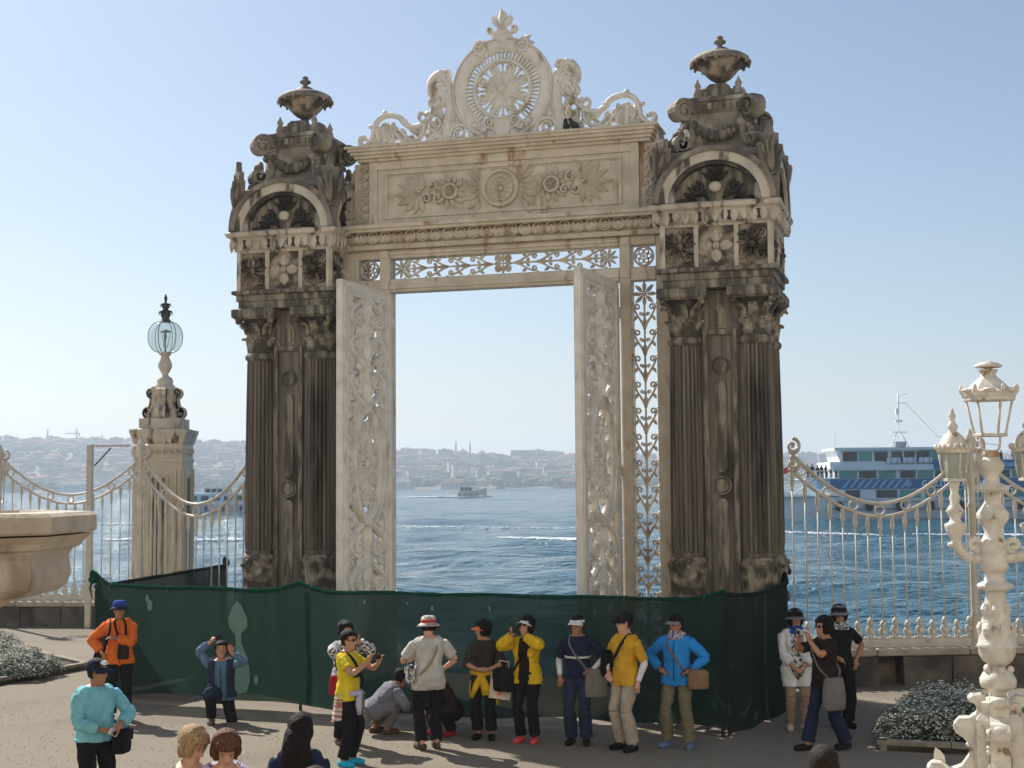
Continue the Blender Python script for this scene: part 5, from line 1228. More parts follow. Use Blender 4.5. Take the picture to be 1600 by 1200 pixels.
# ------------------------------------------------------------------ people
def ik(S, T, a, b, hint):
    d = T - S; L = d.length
    if L > (a + b) * .999: T = S + d * ((a + b) * .999 / L); d = T - S; L = d.length
    x = (a * a - b * b + L * L) / (2 * L); h = math.sqrt(max(a * a - x * x, 0)); u = d / L
    hv = hint - u * hint.dot(u); hv = hv.normalized() if hv.length > 1e-4 else Vector((0, 0, -1))
    return S + u * x + hv * h, T
TAGS = ['head', 'neck', 'torso', 'uparm', 'forearm', 'hand', 'thigh', 'calf', 'foot']
def remesh(mb, vox, smooth=2):
    o = bpy.data.objects.new('tmp', mb.mesh('tmp')); COL.objects.link(o)
    m = o.modifiers.new('r', 'REMESH'); m.mode = 'VOXEL'; m.voxel_size = vox
    s = o.modifiers.new('s', 'SMOOTH'); s.factor = .5; s.iterations = smooth + 1
    dg = bpy.context.evaluated_depsgraph_get(); ev = o.evaluated_get(dg); me = ev.to_mesh()
    V = np.empty(len(me.vertices) * 3, np.float64); me.vertices.foreach_get('co', V)
    Nn = np.empty(len(me.vertices) * 3, np.float64); me.vertices.foreach_get('normal', Nn)
    L = np.empty(len(me.loops), np.int64); me.loops.foreach_get('vertex_index', L)
    st = np.empty(len(me.polygons), np.int64); me.polygons.foreach_get('loop_start', st)
    tt = np.empty(len(me.polygons), np.int64); me.polygons.foreach_get('loop_total', tt)
    F4 = np.stack([L[st + np.minimum(k, tt - 1)] for k in range(4)], -1)[tt == 4]
    ev.to_mesh_clear(); me0 = o.data; bpy.data.objects.remove(o); bpy.data.meshes.remove(me0)
    return V.reshape(-1, 3), Nn.reshape(-1, 3), F4
def np_mesh(name, V, Fq, mat, mi=None):
    me = bpy.data.meshes.new(name); me.vertices.add(len(V)); me.vertices.foreach_set('co', np.ascontiguousarray(V, np.float32).ravel())
    me.loops.add(Fq.size); me.loops.foreach_set('vertex_index', np.ascontiguousarray(Fq, np.int32).ravel()); me.polygons.add(len(Fq))
    k = Fq.shape[1]; me.polygons.foreach_set('loop_start', np.arange(0, Fq.size, k, dtype=np.int32)); me.polygons.foreach_set('loop_total', np.full(len(Fq), k, np.int32))
    me.polygons.foreach_set('use_smooth', np.ones(len(Fq), bool))
    for m in ([mat] if isinstance(mat, str) else mat): me.materials.append(MATS[m])
    if mi is not None: me.polygons.foreach_set('material_index', np.ascontiguousarray(mi, np.int32))
    me.update(calc_edges=True); return me
def fold(V, sc, seed):
    """cheap smooth pseudo-noise for cloth folds"""
    r = np.random.RandomState(seed); out = np.zeros(len(V))
    for k in range(7):
        d = r.normal(size=3); d[2] *= (.55 if sc < 80 else .12); d *= sc * (1 + .35 * k) / np.linalg.norm(d); out += np.sin(V @ d + r.uniform(0, 6.28) + 1.6 * np.sin(V @ (r.normal(size=3) * sc * .5))) / (1 + .4 * k)
    return out / 3.2
def shell(name, V, Nn, Fq, mask, off, mat, parent, seed=0, folds=.006, fs=22., tri=0):
    keep = mask[Fq].all(1); Fk = Fq[keep]
    if len(Fk) == 0: return None
    idx = np.unique(Fk); mp = np.full(len(V), -1); mp[idx] = np.arange(len(idx)); Fk = mp[Fk]
    P = V[idx]; O = P + Nn[idx] * (off[idx] + folds * fold(P, fs, seed))[:, None]
    e = np.concatenate([Fk[:, [0, 1]], Fk[:, [1, 2]], Fk[:, [2, 3]], Fk[:, [3, 0]]]); es = np.sort(e, 1)
    key = es[:, 0].astype(np.int64) * (len(idx) + 1) + es[:, 1]; u, inv, c = np.unique(key, return_inverse=True, return_counts=True)
    be = e[c[inv] == 1]; n = len(idx)
    I = P + Nn[idx] * .002 - 0.0
    rim = np.stack([be[:, 1], be[:, 0], be[:, 0] + n, be[:, 1] + n], 1) if len(be) else np.zeros((0, 4), int)
    me = np_mesh(name, np.concatenate([O, I]), np.concatenate([Fk, rim]), mat)
    return link(bpy.data.objects.new(name, me), parent)

def person(label, loc, face, H, skin='skin', hips=(0, 0, .93), lean=0, side=0, head=(0, 0), feet=None, hands=None, build=1.0, wear=(), hair=None, hat=None, extra=None,
           group=None, vox=.0115, glasses=False, woman=False, curl=.5, knees=None, bare=True):
    """feet: two (x, y, z, yaw); hands: two (wrist xyz, elbow hint xyz, finger direction xyz or None). The figure faces -y."""
    sc = H / 1.72; b = build
    hp = Vector(hips); RX = Matrix.Rotation(R(side), 3, 'Y') @ Matrix.Rotation(R(lean), 3, 'X')      # lean > 0 bends towards -y
    sp = lambda x, y, z: hp + RX @ Vector((x, y, z))
    mb = MB('skin'); seg = []
    def limb(tag, pts, rad, n=10, sx=1.0):
        mb.tube(pts, rad, n, sx=sx)
        for i in range(len(pts) - 1): seg.append((tag, Vector(pts[i]), Vector(pts[i + 1]), rad[i], rad[i + 1], i / (len(pts) - 1), (i + 1) / (len(pts) - 1)))
    # trunk
    rings = [(-.13, .07, .07, 0), (-.10, .135, .10, 0), (0, .165, .118, .005), (.08, .150, .108, 0), (.16, .140 if not woman else .128, .102, -.005), (.26, .150, .112, -.01), (.36, .168, .12, -.008), (.43, .172, .112, 0), (.475, .165, .094, .006), (.51, .105, .072, .012), (.54, .055, .055, .012)]
    vs = []; n = 18
    for z, rx, ry, oy in rings:
        for i in range(n):
            a = 2 * math.pi * i / n; ex = .8
            cx, cy = math.cos(a), math.sin(a); vs.append(tuple(sp(rx * b * math.copysign(abs(cx) ** ex, cx), oy + ry * b * math.copysign(abs(cy) ** ex, cy), z)))
    fs = [(k * n + i, k * n + (i + 1) % n, (k + 1) * n + (i + 1) % n, (k + 1) * n + i) for k in range(len(rings) - 1) for i in range(n)] + [tuple(reversed(range(n))), tuple(range((len(rings) - 1) * n, len(rings) * n))]
    mb.add(vs, fs)
    seg.append(('torso', sp(0, 0, -.10), sp(0, 0, .46), .135 * b, .135 * b, 0, 1))
    for s in (-1, 1): seg.append(('torso', sp(0, 0, .45), sp(s * .13, 0, .45), .09, .06, .9, 1)); seg.append(('torso', sp(s * .08 * b, 0, -.05), sp(s * .09 * b, 0, .38), .09 * b, .09 * b, 0, 1))
    if woman:
        for s in (-1, 1): mb.ball(tuple(sp(s * .075, -.095, .31)), (.065, .05, .06), 10, 8)
    # head
    hy, hpitch = head; nk = sp(0, .012, .52); HR = Matrix.Rotation(R(hy), 3, 'Z') @ Matrix.Rotation(R(hpitch), 3, 'X')
    up = (RX @ Vector((0, 0, 1)) * .55 + Vector((0, 0, .45))).normalized(); hc = nk + up * .135 + HR @ Vector((0, -.022, 0))
    limb('neck', [tuple(nk - up * .04), tuple(nk + up * .06), tuple(hc + HR @ Vector((0, .02, -.04)))], [.058, .052, .052])
    hq = lambda x, y, z: hc + HR @ Vector((x, y, z))
    vs = []; prof = [(-.125, .030, .035, -.045), (-.115, .045, .055, -.035), (-.085, .058, .075, -.022), (-.05, .066, .088, -.010), (0, .074, .097, 0), (.045, .076, .098, .004), (.08, .068, .088, .006), (.105, .046, .06, .006), (.118, .02, .03, .006)]; n = 16
    for z, rx, ry, oy in prof:
        for i in range(n): a = 2 * math.pi * i / n; vs.append(tuple(hq(rx * math.cos(a), oy + ry * math.sin(a), z)))
    mb.add(vs, [(k * n + i, k * n + (i + 1) % n, (k + 1) * n + (i + 1) % n, (k + 1) * n + i) for k in range(len(prof) - 1) for i in range(n)] + [tuple(reversed(range(n))), tuple(range((len(prof) - 1) * n, len(prof) * n))])
    mb.tube([tuple(hq(0, -.085, .02)), tuple(hq(0, -.105, -.025)), tuple(hq(0, -.085, -.042))], [.013, .020, .014], 8)
    for s in (-1, 1): mb.ball(tuple(hq(s * .076, .012, -.015)), (.014, .024, .034), 8, 6)
    mb.ball(tuple(hq(0, -.068, -.105)), (.026, .024, .018), 8, 6)
    seg.append(('head', hq(0, 0, -.08), hq(0, 0, .05), .07, .085, 0, 1))
    # legs
    feet = feet or ((-.10, .02, .085, -10), (.10, .02, .085, 10)); knees = knees or (None, None)
    for k, s in enumerate((-1, 1)):
        hj = sp(s * .088 * b, 0, -.03); an = Vector(feet[k][:3]); kn, an = ik(hj, an, .43, .42, Vector(knees[k]) if knees[k] else Vector((s * .12, -1, .1)))
        limb('thigh', [tuple(hj), tuple(hj.lerp(kn, .35)), tuple(hj.lerp(kn, .75)), tuple(kn)], [.092 * b, .085 * b, .066 * b, .056])
        limb('calf', [tuple(kn), tuple(kn.lerp(an, .3) + Vector((0, .008, 0))), tuple(kn.lerp(an, .7)), tuple(an)], [.055, .058, .045, .038])
        ya = R(feet[k][3]); fd = Vector((math.sin(ya), -math.cos(ya), 0)); pt = feet[k][4] if len(feet[k]) > 4 else 0
        fd = (fd * math.cos(pt) - Vector((0, 0, 1)) * math.sin(pt)); dn = Vector((0, 0, -.045)) if abs(pt) < .5 else Vector((0, 0, 0))
        limb('foot', [tuple(an - fd * .05 + dn), tuple(an + fd * .03 + dn), tuple(an + fd * .12 + dn * 1.1), tuple(an + fd * .185 + dn * 1.15)], [.036, .042, .038, .026], sx=1.05)
        seg.append(('foot', an, an + dn, .036, .036, 0, .1))
    # arms and hands
    hands = hands or (((-.24, .0, .86), (-.3, .6, 0), None), ((.24, .0, .86), (.3, .6, 0), None)); wr = []
    for k, s in enumerate((-1, 1)):
        sj = sp(s * .172 * b, .005, .425); T, hint, fdir = hands[k]; el, w = ik(sj, Vector(T), .285, .255, Vector(hint)); wr.append(w)
        limb('uparm', [tuple(sj), tuple(sj.lerp(el, .5)), tuple(el)], [.054 * b, .048 * b, .041])
        limb('forearm', [tuple(el), tuple(el.lerp(w, .4)), tuple(w)], [.041, .039, .027])
        f = (w - el).normalized() if fdir is None else Vector(fdir).normalized()
        pn = f.cross(Vector((0, 0, 1)) if abs(f.z) < .85 else Vector((0, 1, 0))).normalized(); ac = pn; pn = ac.cross(f).normalized()   # ac: across the palm, pn: palm normal
        kn0 = w + f * .085
        limb('hand', [tuple(w), tuple(w + f * .04), tuple(kn0)], [.028, .036, .034], sx=1.0)
        cdir = -pn if (pn.z > 0) else pn
        for q in range(4):
            r0 = kn0 + ac * (-.033 + .022 * q) - f * .01; ln = (.038, .043, .040, .030)[q]; d1 = (f + cdir * curl * .6).normalized(); d2 = (f + cdir * curl * 1.8).normalized()
            mb.tube([tuple(r0), tuple(r0 + d1 * ln), tuple(r0 + d1 * ln + d2 * ln * .9)], [.0105, .0098, .0085], 6)
        tr = w + f * .03 + ac * (.028 * (-s)); td = (f * .7 + ac * (-s) * .7 + cdir * .3).normalized(); mb.tube([tuple(tr), tuple(tr + td * .035), tuple(tr + td * .035 + (td + f).normalized() * .028)], [.013, .0115, .009], 6)
        seg.append(('hand', kn0, kn0 + (f + cdir * curl).normalized() * .08, .03, .02, .5, 1))
    V, Nn, Fq = remesh(mb, vox)
    # tag every vertex with its nearest bone
    best = np.full(len(V), 1e9); tg = np.zeros(len(V), int); tp = np.zeros(len(V)); sd = np.zeros(len(V))
    for name, p, q, r0, r1, t0, t1 in seg:
        p = np.array(p); q = np.array(q); d = q - p; L2 = max(d @ d, 1e-9); t = np.clip((V - p) @ d / L2, 0, 1)
        D = np.linalg.norm(V - p - t[:, None] * d, axis=1) - (r0 + (r1 - r0) * t); m = D < best
        best[m] = D[m]; tg[m] = TAGS.index(name); tp[m] = (t0 + (t1 - t0) * t)[m]
    is_ = lambda n_: tg == TAGS.index(n_)
    RXi = np.array(RX.transposed()); S = (V - np.array(hp)) @ RXi.T          # trunk coordinates
    HRi = np.array(HR.transposed()); HL = (V - np.array(hc)) @ HRi.T         # head coordinates
    body = np_mesh('person', V * sc, Fq, skin)
    o = link(bpy.data.objects.new('person', body), None, (loc[0], loc[1], 0), (0, 0, R(face)), label, 'person', group)
    Vs = V * sc; seed = sum(map(ord, label)) % 1000
    for g_ in wear:
        kind, mat = g_[0], g_[1]; kw = g_[2] if len(g_) > 2 else {}
        if kind in ('shirt', 'jacket'):
            sl = kw.get('sleeve', .6); hem = kw.get('hem', -.07); nkz = kw.get('neck', .505); base = kw.get('off', .012 if kind == 'shirt' else .030)
            m = (is_('torso') & (S[:, 2] > hem) & (S[:, 2] < nkz)) | (is_('uparm') & (tp < sl)) | (is_('forearm') & (tp < sl - 1)) | (is_('thigh') & (S[:, 2] > hem))
            if kw.get('collar'): m |= is_('neck') & (S[:, 2] < nkz + .035)
            if kw.get('open'): m &= ~(is_('torso') & (np.abs(S[:, 0]) < kw['open']) & (S[:, 1] < 0))
            off = base + .012 * np.clip((.25 - S[:, 2]) / .3, 0, 1) * (is_('torso') | is_('thigh')) + .008 * (is_('uparm') & (sl < 1)) * tp + .006 * is_('forearm')
            shell(kw.get('name', kind), Vs, Nn, Fq, m, off, mat, o, seed + len(mat), .011 if kind == 'jacket' else .010, 42.)
        elif kind == 'trousers':
            top = kw.get('top', .05); cuff = kw.get('cuff', .93)
            m = (is_('torso') & (S[:, 2] < top)) | is_('thigh') & (S[:, 2] < max(top, .1)) | (is_('calf') & (tp < cuff))
            fl = kw.get('flare', .02); off = .010 + .008 * is_('thigh') * tp + is_('calf') * (.008 + fl * tp)
            shell(kw.get('name', 'trousers'), Vs, Nn, Fq, m, off, mat, o, seed + 3, .011, 36.)
        elif kind == 'skirt':
            m = (is_('torso') & (S[:, 2] < .06)) | (is_('thigh') & (tp < kw.get('to', .3)))
            shell(kw.get('name', 'skirt'), Vs, Nn, Fq, m, np.full(len(V), .03), mat, o, seed + 5, .008)
        elif kind == 'shoes':
            for s in (-1, 1):
                side_ = (V[:, 0] * 1.0) ; fx = np.array([feet[0][0] + .0, feet[1][0]]); fy = np.array([feet[0][1], feet[1][1]])
                d0 = np.hypot(V[:, 0] - fx[0], V[:, 1] - fy[0]); d1_ = np.hypot(V[:, 0] - fx[1], V[:, 1] - fy[1]); mine = (d0 <= d1_) if s < 0 else (d0 > d1_)
                shell('shoe', Vs, Nn, Fq, is_('foot') & mine & (tp >= 0), np.full(len(V), .010), mat, o, 1, .0)
        elif kind == 'sleeves':
            m = is_('forearm') & (tp < .97) | (is_('uparm') & (tp > kw.get('from', .55)))
            if kw.get('only'): m &= (V[:, 0] * kw['only'] > 0)
            shell('arm_sleeve', Vs, Nn, Fq, m, np.full(len(V), .006), mat, o, 2, .002)
        elif kind == 'gloves': shell('glove', Vs, Nn, Fq, is_('hand'), np.full(len(V), .004), mat, o, 2, .001)
        elif kind == 'scarf':
            shell('scarf', Vs, Nn, Fq, (is_('neck') & (HL[:, 2] < -.10)) | (is_('torso') & (S[:, 2] > .45) & (np.abs(S[:, 0]) < .10)), np.full(len(V), .026), mat, o, 4, .012, 40.)
    if hair:
        style, mat = hair[0], hair[1]; x, y, z = HL[:, 0], HL[:, 1], HL[:, 2]; hd = is_('head') | is_('neck')
        if style == 'short': m = hd & (((z > .062) | ((y > .0) & (z > -.06)) | ((y > -.035) & (z > .015))) ); off = .016 + .010 * np.clip(z / .1, 0, 1)
        elif style == 'bob': m = hd & (((z > .058) & (y < .02)) | ((y > -.03) & (z > -.115)) | ((np.abs(x) > .055) & (y > -.06) & (z > -.10))); off = .026 + .012 * np.clip(z / .1, 0, 1) + .010 * (y > 0)
        else: m = hd & (((z > .058) & (y < .02)) | ((y > -.03) & (z > -.12))); off = .022 + 0 * z
        hm = shell('hair', Vs, Nn, Fq, m, off, mat, o, seed, .003 if style == 'short' else .0045, 110.)
        if style == 'long':
            q = MB(mat); P = [hq(0, .02, .06), hq(0, .085, 0), hq(0, .11, -.12), hq(0, .115, -.26), hq(0, .11, -.40), hq(0, .10, -.50)]; prev = None
            rows = [(.078, .06), (.098, .06), (.115, .055), (.125, .05), (.115, .04), (.06, .02)]; vs = []; n = 18
            for (w_, d_2), p in zip(rows, P):
                for i in range(n): a = 2 * math.pi * i / n; vs.append(tuple((p + HR @ Vector((w_ * math.cos(a) * (1 + .05 * math.sin(5 * a)), d_2 * math.sin(a), 0))) * sc))
            q.add(vs, [(k * n + i, (k * n + (i + 1) % n), (k + 1) * n + (i + 1) % n, (k + 1) * n + i) for k in range(5) for i in range(n)] + [tuple(range(5 * n, 6 * n))], True); q.build('long_hair', o)
    HM = Matrix.Scale(sc, 4) @ Matrix.Translation(hc) @ HR.to_4x4()
    if glasses:
        g2 = MB('lens_black'); g2.T = HM
        for s in (-1, 1): g2.ball((s * .034, -.092, .012), (.028, .010, .020), 10, 6); g2.tube([(s * .06, -.086, .016), (s * .078, -.02, .012)], .004, 5)
        g2.tube([(-.012, -.102, .016), (.012, -.102, .016)], .005, 5); g2.T = None; g2.build('glasses', o)
    else:
        for s in (-1, 1):
            e_ = MB('eye_white', 'lens_black'); e_.T = HM; e_.ball((s * .031, -.083, .010), (.014, .008, .006), 8, 5); e_.use('lens_black').ball((s * .031, -.089, .010), (.0065, .004, .006), 6, 4); e_.T = None; e_.build('eye', o)
    eb = MB('hair_dark'); eb.T = HM
    for s in (-1, 1): eb.tube([(s * .020, -.093, .033), (s * .035, -.092, .035), (s * .050, -.081, .029)], .0026, 5)
    eb.T = None; eb.build('eyebrows', o); lp_ = MB('lip_red'); lp_.T = HM; lp_.ball((0, -.088, -.068), (.023, .009, .007), 8, 5); lp_.T = None; lp_.build('lips', o)
    if hat:
        kind, mat = hat[0], hat[1]; mat2 = hat[2] if len(hat) > 2 else mat; q = MB(mat); q.T = HM @ Matrix.Rotation(R(-8), 4, 'X')
        if kind == 'bucket':
            q.lathe([(.098, .030), (.102, .05), (.099, .09), (.088, .125), (.060, .142), (.01, .146)], 24, sy=1.14, c=(0, .004, 0)); q.use(mat2).lathe([(.150, .004), (.153, .008), (.102, .048), (.098, .040)], 24, sy=1.12, c=(0, .002, 0))
            if len(hat) > 3: q.use(hat[3]).lathe([(.1035, .05), (.104, .055), (.1015, .085), (.100, .088)], 24, sy=1.14, c=(0, .004, 0))
        elif kind in ('cap', 'visor'):
            if kind == 'cap': q.lathe([(.096, .022), (.099, .045), (.094, .085), (.076, .118), (.045, .136), (.008, .141)], 22, sy=1.12, c=(0, .006, 0)); q.ball((0, .006, .142), .009, 6, 4)
            else: q.lathe([(.094, .030), (.098, .034), (.098, .068), (.094, .072)], 22, sy=1.12, c=(0, .006, 0))
            vs = []; m_ = 12
            for r_, dz in ((.0, .040), (1.0, .012)):
                for i in range(m_ + 1):
                    a = R(200 + 140 * i / m_); x0, y0 = .097 * math.cos(a), .006 + .108 * math.sin(a); ex = .085 * r_ * math.sin(math.pi * i / m_) ** .6; vs.append((x0 * (1 + .12 * r_), y0 - ex, dz + .012 * abs(math.cos(a)) * -r_))
            k = m_ + 1; vs += [(x_, y_, z_ - .008) for x_, y_, z_ in vs]
            fs = [(i, i + 1, k + i + 1, k + i) for i in range(m_)] + [(2 * k + i, 3 * k + i, 3 * k + i + 1, 2 * k + i + 1) for i in range(m_)] + [(k + i, k + i + 1, 3 * k + i + 1, 3 * k + i) for i in range(m_)]
            q.use(mat2).add(vs, fs, True)
            if len(hat) > 3: q.use(hat[3]).ball((0, -.048, .074), (.072, .067, .053), 14, 10)
        q.T = None; q.build('hat' if kind != 'visor' else 'sun_visor', o)
    PM = Matrix.Translation((loc[0], loc[1], 0)) @ Matrix.Rotation(R(face), 4, 'Z') @ Matrix.Scale(sc, 4)
    info = dict(o=o, M=PM, wr=wr, sp=sp, hq=hq, V=V, Nn=Nn, Fq=Fq, tg=tg, S=S, sc=sc)
    return info
def held(mb, name, info, p, label, cat, rot=(0, 0, 0), group=None):
    o = bpy.data.objects.new(name, mb.mesh(name)); M = info['M'] @ Matrix.Translation(Vector(p)); L, q, s = M.decompose()
    COL.objects.link(o); o.location = L; o.rotation_euler = (q.to_matrix() @ Matrix.Rotation(R(rot[2]), 3, 'Z') @ Matrix.Rotation(R(rot[0]), 3, 'X') @ Matrix.Rotation(R(rot[1]), 3, 'Y')).to_euler(); return tag(o, label, cat, group)
def camera_mb(mat='lens_black', w=.10, h=.062, lens=True):
    m = MB(mat); m.box(-w / 2, w / 2, -.016, .016, -h / 2, h / 2, .006)
    if lens: m.use('lens_black').T = Matrix.Rotation(R(90), 4, 'X'); m.lathe([(.024, .014), (.024, .030), (.020, .032)], 14); m.T = None; m.use(mat)
    m.box(-w * .3, -w * .12, -.01, .01, h / 2, h / 2 + .008); return m
def bag(info, p, size, mat, label, strap=None, rot=0, smat=None, flap=True):
    """soft bag; strap = list of points in the wearer's frame. Top-level thing with its strap as a part"""
    w, d, h = size; m = MB(mat); n = 14; vs = []
    prof = [(-.5, .86), (-.44, .98), (-.2, 1.04), (.1, 1.0), (.36, .90), (.5, .78)]
    for z, k in prof:
        for i in range(n):
            a = 2 * math.pi * i / n; c, s = math.cos(a), math.sin(a); vs.append((w / 2 * k * math.copysign(abs(c) ** .5, c), d / 2 * k * math.copysign(abs(s) ** .6, s), z * h))
    m.add(vs, [(k * n + i, k * n + (i + 1) % n, (k + 1) * n + (i + 1) % n, (k + 1) * n + i) for k in range(5) for i in range(n)] + [tuple(reversed(range(n))), tuple(range(5 * n, 6 * n))], True)
    if flap: m.box(-w * .46, w * .46, -d * .56, -d * .46, 0, h * .44, .004)
    o = held(m, 'shoulder_bag', info, p, label, 'bag', (0, 0, rot))
    if strap:
        iM = o.matrix_basis.inverted(); s = MB(smat or mat); s.tube([tuple(iM @ (info['M'] @ Vector(q))) for q in cr(strap, 5)], .012, 5, sx=1.6); s.build('strap', o)
    return o
def cross_strap(info, sh, hip, front=True):
    """points of a strap from hip over one shoulder and back (sh, hip = -1 or 1)"""
    sp = info['sp']; f = [sp(hip * .19, -.06, .0), sp(hip * .10, -.16, .14), sp(0, -.165, .27), sp(sh * .08, -.15, .40), sp(sh * .10, -.05, .50)]
    b = [sp(sh * .10, .06, .50), sp(sh * .06, .145, .38), sp(0, .145, .24), sp(hip * .12, .14, .10), sp(hip * .19, .05, .0)]
    return [tuple(p) for p in f + b]
W = 'wear'
# ---- figures along the net, left to right
p = person('man in orange jacket and blue sun hat standing at the left end of the net', (-5.77, 20.79), 18, 1.72, 'skin_tan', head=(-5, 3), glasses=False,
           hands=(((-.25, -.10, 1.0), (-1, .5, 0), (.3, -.2, -1)), ((-.06, -.20, 1.20), (1, -.1, -.8), (-1, 0, .1))),
           wear=(('trousers', 'c_black', {}), ('jacket', 'c_orange', dict(sleeve=1.92, hem=-.12, collar=True)), ('shoes', 'c_khaki')), hair=('short', 'hair_black'), hat=('bucket', 'c_hatblue', 'c_navy'))
bag(p, (-.27, -.02, .86), (.24, .14, .24), 'c_black', 'black camera bag at the hip of the man in orange', [tuple(p['sp'](-.22, -.05, .05)), tuple(p['sp'](-.17, -.15, .25)), tuple(p['sp'](-.13, -.12, .44)), tuple(p['sp'](-.13, .02, .51)), tuple(p['sp'](-.17, .13, .3)), tuple(p['sp'](-.22, .05, .05))], 60)
bag(p, (.05, -.175, 1.0), (.16, .07, .22), 'c_brown', 'dark pouch hanging in front of the man in orange', [(.0, -.17, 1.1), (-.03, -.17, 1.25), (-.07, -.13, 1.42), (0, .08, 1.47), (.07, -.13, 1.42), (.09, -.17, 1.25), (.09, -.17, 1.1)])
def zip_line(p, mat='c_black', z1=.44, z0=-.10):
    q = MB(mat); q.tube([tuple(p['sp'](0, -.142 - .012 * math.sin(3 * (1 - t)), z1 + (z0 - z1) * t) * p['sc']) for t in (0, .25, .5, .75, 1)], .006, 5); q.build('zip', p['o'])
zip_line(p, 'c_redbag')
p = person('man in blue fleece kneeling by the net with a camera raised', (-4.23, 20.55), 8, 1.66, 'skin', hips=(0, .05, .40), lean=4, head=(0, -6), feet=((-.12, -.16, .085, -6), (.13, .34, .10, 8, 1.2)), knees=((-.1, -1, .4), (.1, -1, -.3)),
           hands=(((-.14, -.14, 1.19), (-1, .1, .2), (.6, -.2, .8)), ((.16, -.18, 1.03), (1, .1, -.6), (-.2, -.1, 1))),
           wear=(('trousers', 'c_black', {}), ('jacket', 'c_slate', dict(sleeve=1.86, hem=-.08, collar=True, off=.014)), ('shirt', 'c_slatedark', dict(sleeve=.0, hem=-.05, open=.075, off=.046, name='vest')), ('shoes', 'c_khaki')), hair=('short', 'hair_black'), curl=.9)
zip_line(p, 'c_slatedark', .42, -.05)
held(camera_mb(), 'camera', p, (-.02, -.20, 1.27), 'small black camera held up by the kneeling man', 'camera')
p = person('woman in black and white print jacket photographing behind the yellow shirt', (-2.22, 18.72), -28 + 60, 1.58, 'skin', woman=True, head=(10, 0),
           hands=(((-.09, -.22, 1.46), (-1, -.3, -.6), (.4, 0, 1)), ((.09, -.22, 1.46), (1, -.3, -.6), (-.4, 0, 1))),
           wear=(('trousers', 'c_black', {}), ('jacket', 'c_print', dict(sleeve=1.85, hem=-.16, open=.06)), ('shirt', 'c_white', dict(sleeve=.1, hem=-.04, off=.008)), ('shoes', 'c_shoe')), hair=('bob', 'hair_black'), curl=.9)
held(camera_mb('c_brown', .12, .08), 'camera', p, (0, -.26, 1.55), 'dark camera hiding the face of the woman in print jacket', 'camera', group=None)
bag(p, (-.20, -.14, .86), (.20, .09, .24), 'c_redbag', 'dark red shoulder bag of the woman in print jacket', cross_strap(p, 1, -1), -15, 'c_black')
p = person('woman in yellow shirt with sunglasses aiming a camera to the right', (-2.02, 17.30), 66, 1.62, 'skin', woman=True, head=(2, 2), glasses=True,
           hands=(((-.08, -.34, 1.33), (-.8, 0, -.8), (.2, -.3, 1)), ((.09, -.40, 1.30), (.9, 0, -.8), (-.1, -.3, 1))),
           wear=(('trousers', 'c_black', {}), ('shirt', 'c_yellow', dict(sleeve=.62, hem=-.10)), ('shoes', 'c_shoeblue')), hair=('short', 'hair_black'), curl=.9)
held(camera_mb(), 'camera', p, (.01, -.44, 1.40), 'small black camera held out by the woman in yellow', 'camera')
tx = text_part('BIKE', .085, p['o'], (-.10, -.155, 1.13), (R(90), 0, 0), 'c_navy', name='shirt_print', spacing=1.0, bold=.002); tx.location = Vector((-.095, -.148, 1.13)) * p['sc']
mk('c_stripe', (.60, .55, .52), (.30, .10, .06), 3.0, .85, lo=.45, hi=.55, stretch=(.2, .2, 9))
bag(p, (.17, -.10, .80), (.20, .08, .20), 'c_greybag', 'grey pouch at the waist of the woman in yellow', cross_strap(p, -1, 1), 30, 'c_black')
tw = MB('c_stripe', 'c_lilac')   # striped sweater knotted round the waist
vs = []; n = 26
for j in range(7):
    z = .96 - .055 * j - .0
    for i in range(n + 1):
        a = R(-40 + 235 * i / n); k = 1.18 + .05 * j + .03 * math.sin(a * 9 + j * .4); vs.append((.165 * k * math.cos(a), .13 * k * math.sin(a), z - .06 * math.sin(i / n * 3.14)))
tw.add(vs, [(j * (n + 1) + i, j * (n + 1) + i + 1, (j + 1) * (n + 1) + i + 1, (j + 1) * (n + 1) + i) for j in range(6) for i in range(n)], True)
tw.use('c_lilac').ball((0, -.17, .93), (.06, .04, .05), 8, 6); tw.tube([(-.02, -.18, .92), (-.05, -.19, .80), (-.03, -.19, .68)], [.04, .045, .03], 8); tw.tube([(.13, -.10, .95), (.05, -.16, .95), (0, -.17, .93)], .035, 8); tw.tube([(-.13, -.10, .95), (-.05, -.16, .95), (0, -.17, .93)], .035, 8)
ob = tw.build('waist_sweater', p['o']); ob.scale = (p['sc'],) * 3; ob.location = (0, 0, -.02)
p = person('person in grey crouching with bent back behind the woman in yellow', (-1.86, 19.45), 120, 1.60, 'skin', hips=(0, .12, .34), lean=52, head=(0, 20), feet=((-.12, -.08, .085, -6), (.12, .02, .085, 6)), knees=((-.2, -1, .6), (.2, -1, .6)),
           hands=(((-.14, -.36, .42), (-1, .2, -.2), None), ((.14, -.34, .40), (1, .2, -.2), None)), wear=(('trousers', 'c_greybag', {}), ('jacket', 'c_greycoat', dict(sleeve=1.9, hem=-.05, collar=True)), ('shoes', 'c_shoe')), hair=('short', 'hair_black'))
p = person('woman in pale grey shirt and red patterned bucket hat seen from behind', (-1.10, 18.33), 205, 1.69, 'skin_pale', woman=True, build=1.12, head=(-8, 12),
           hands=(((-.20, -.08, .98), (-1, .4, -.2), (.2, -1, .1)), ((.13, -.30, 1.12), (1, .2, -.6), (-.3, -1, .2))),
           wear=(('trousers', 'c_black', dict(flare=.03)), ('shirt', 'c_grey', dict(sleeve=.75, hem=-.16, off=.022)), ('shoes', 'c_shoe')), hair=('short', 'hair_black'), hat=('bucket', 'c_printhat', 'c_printhat', 'c_red'))
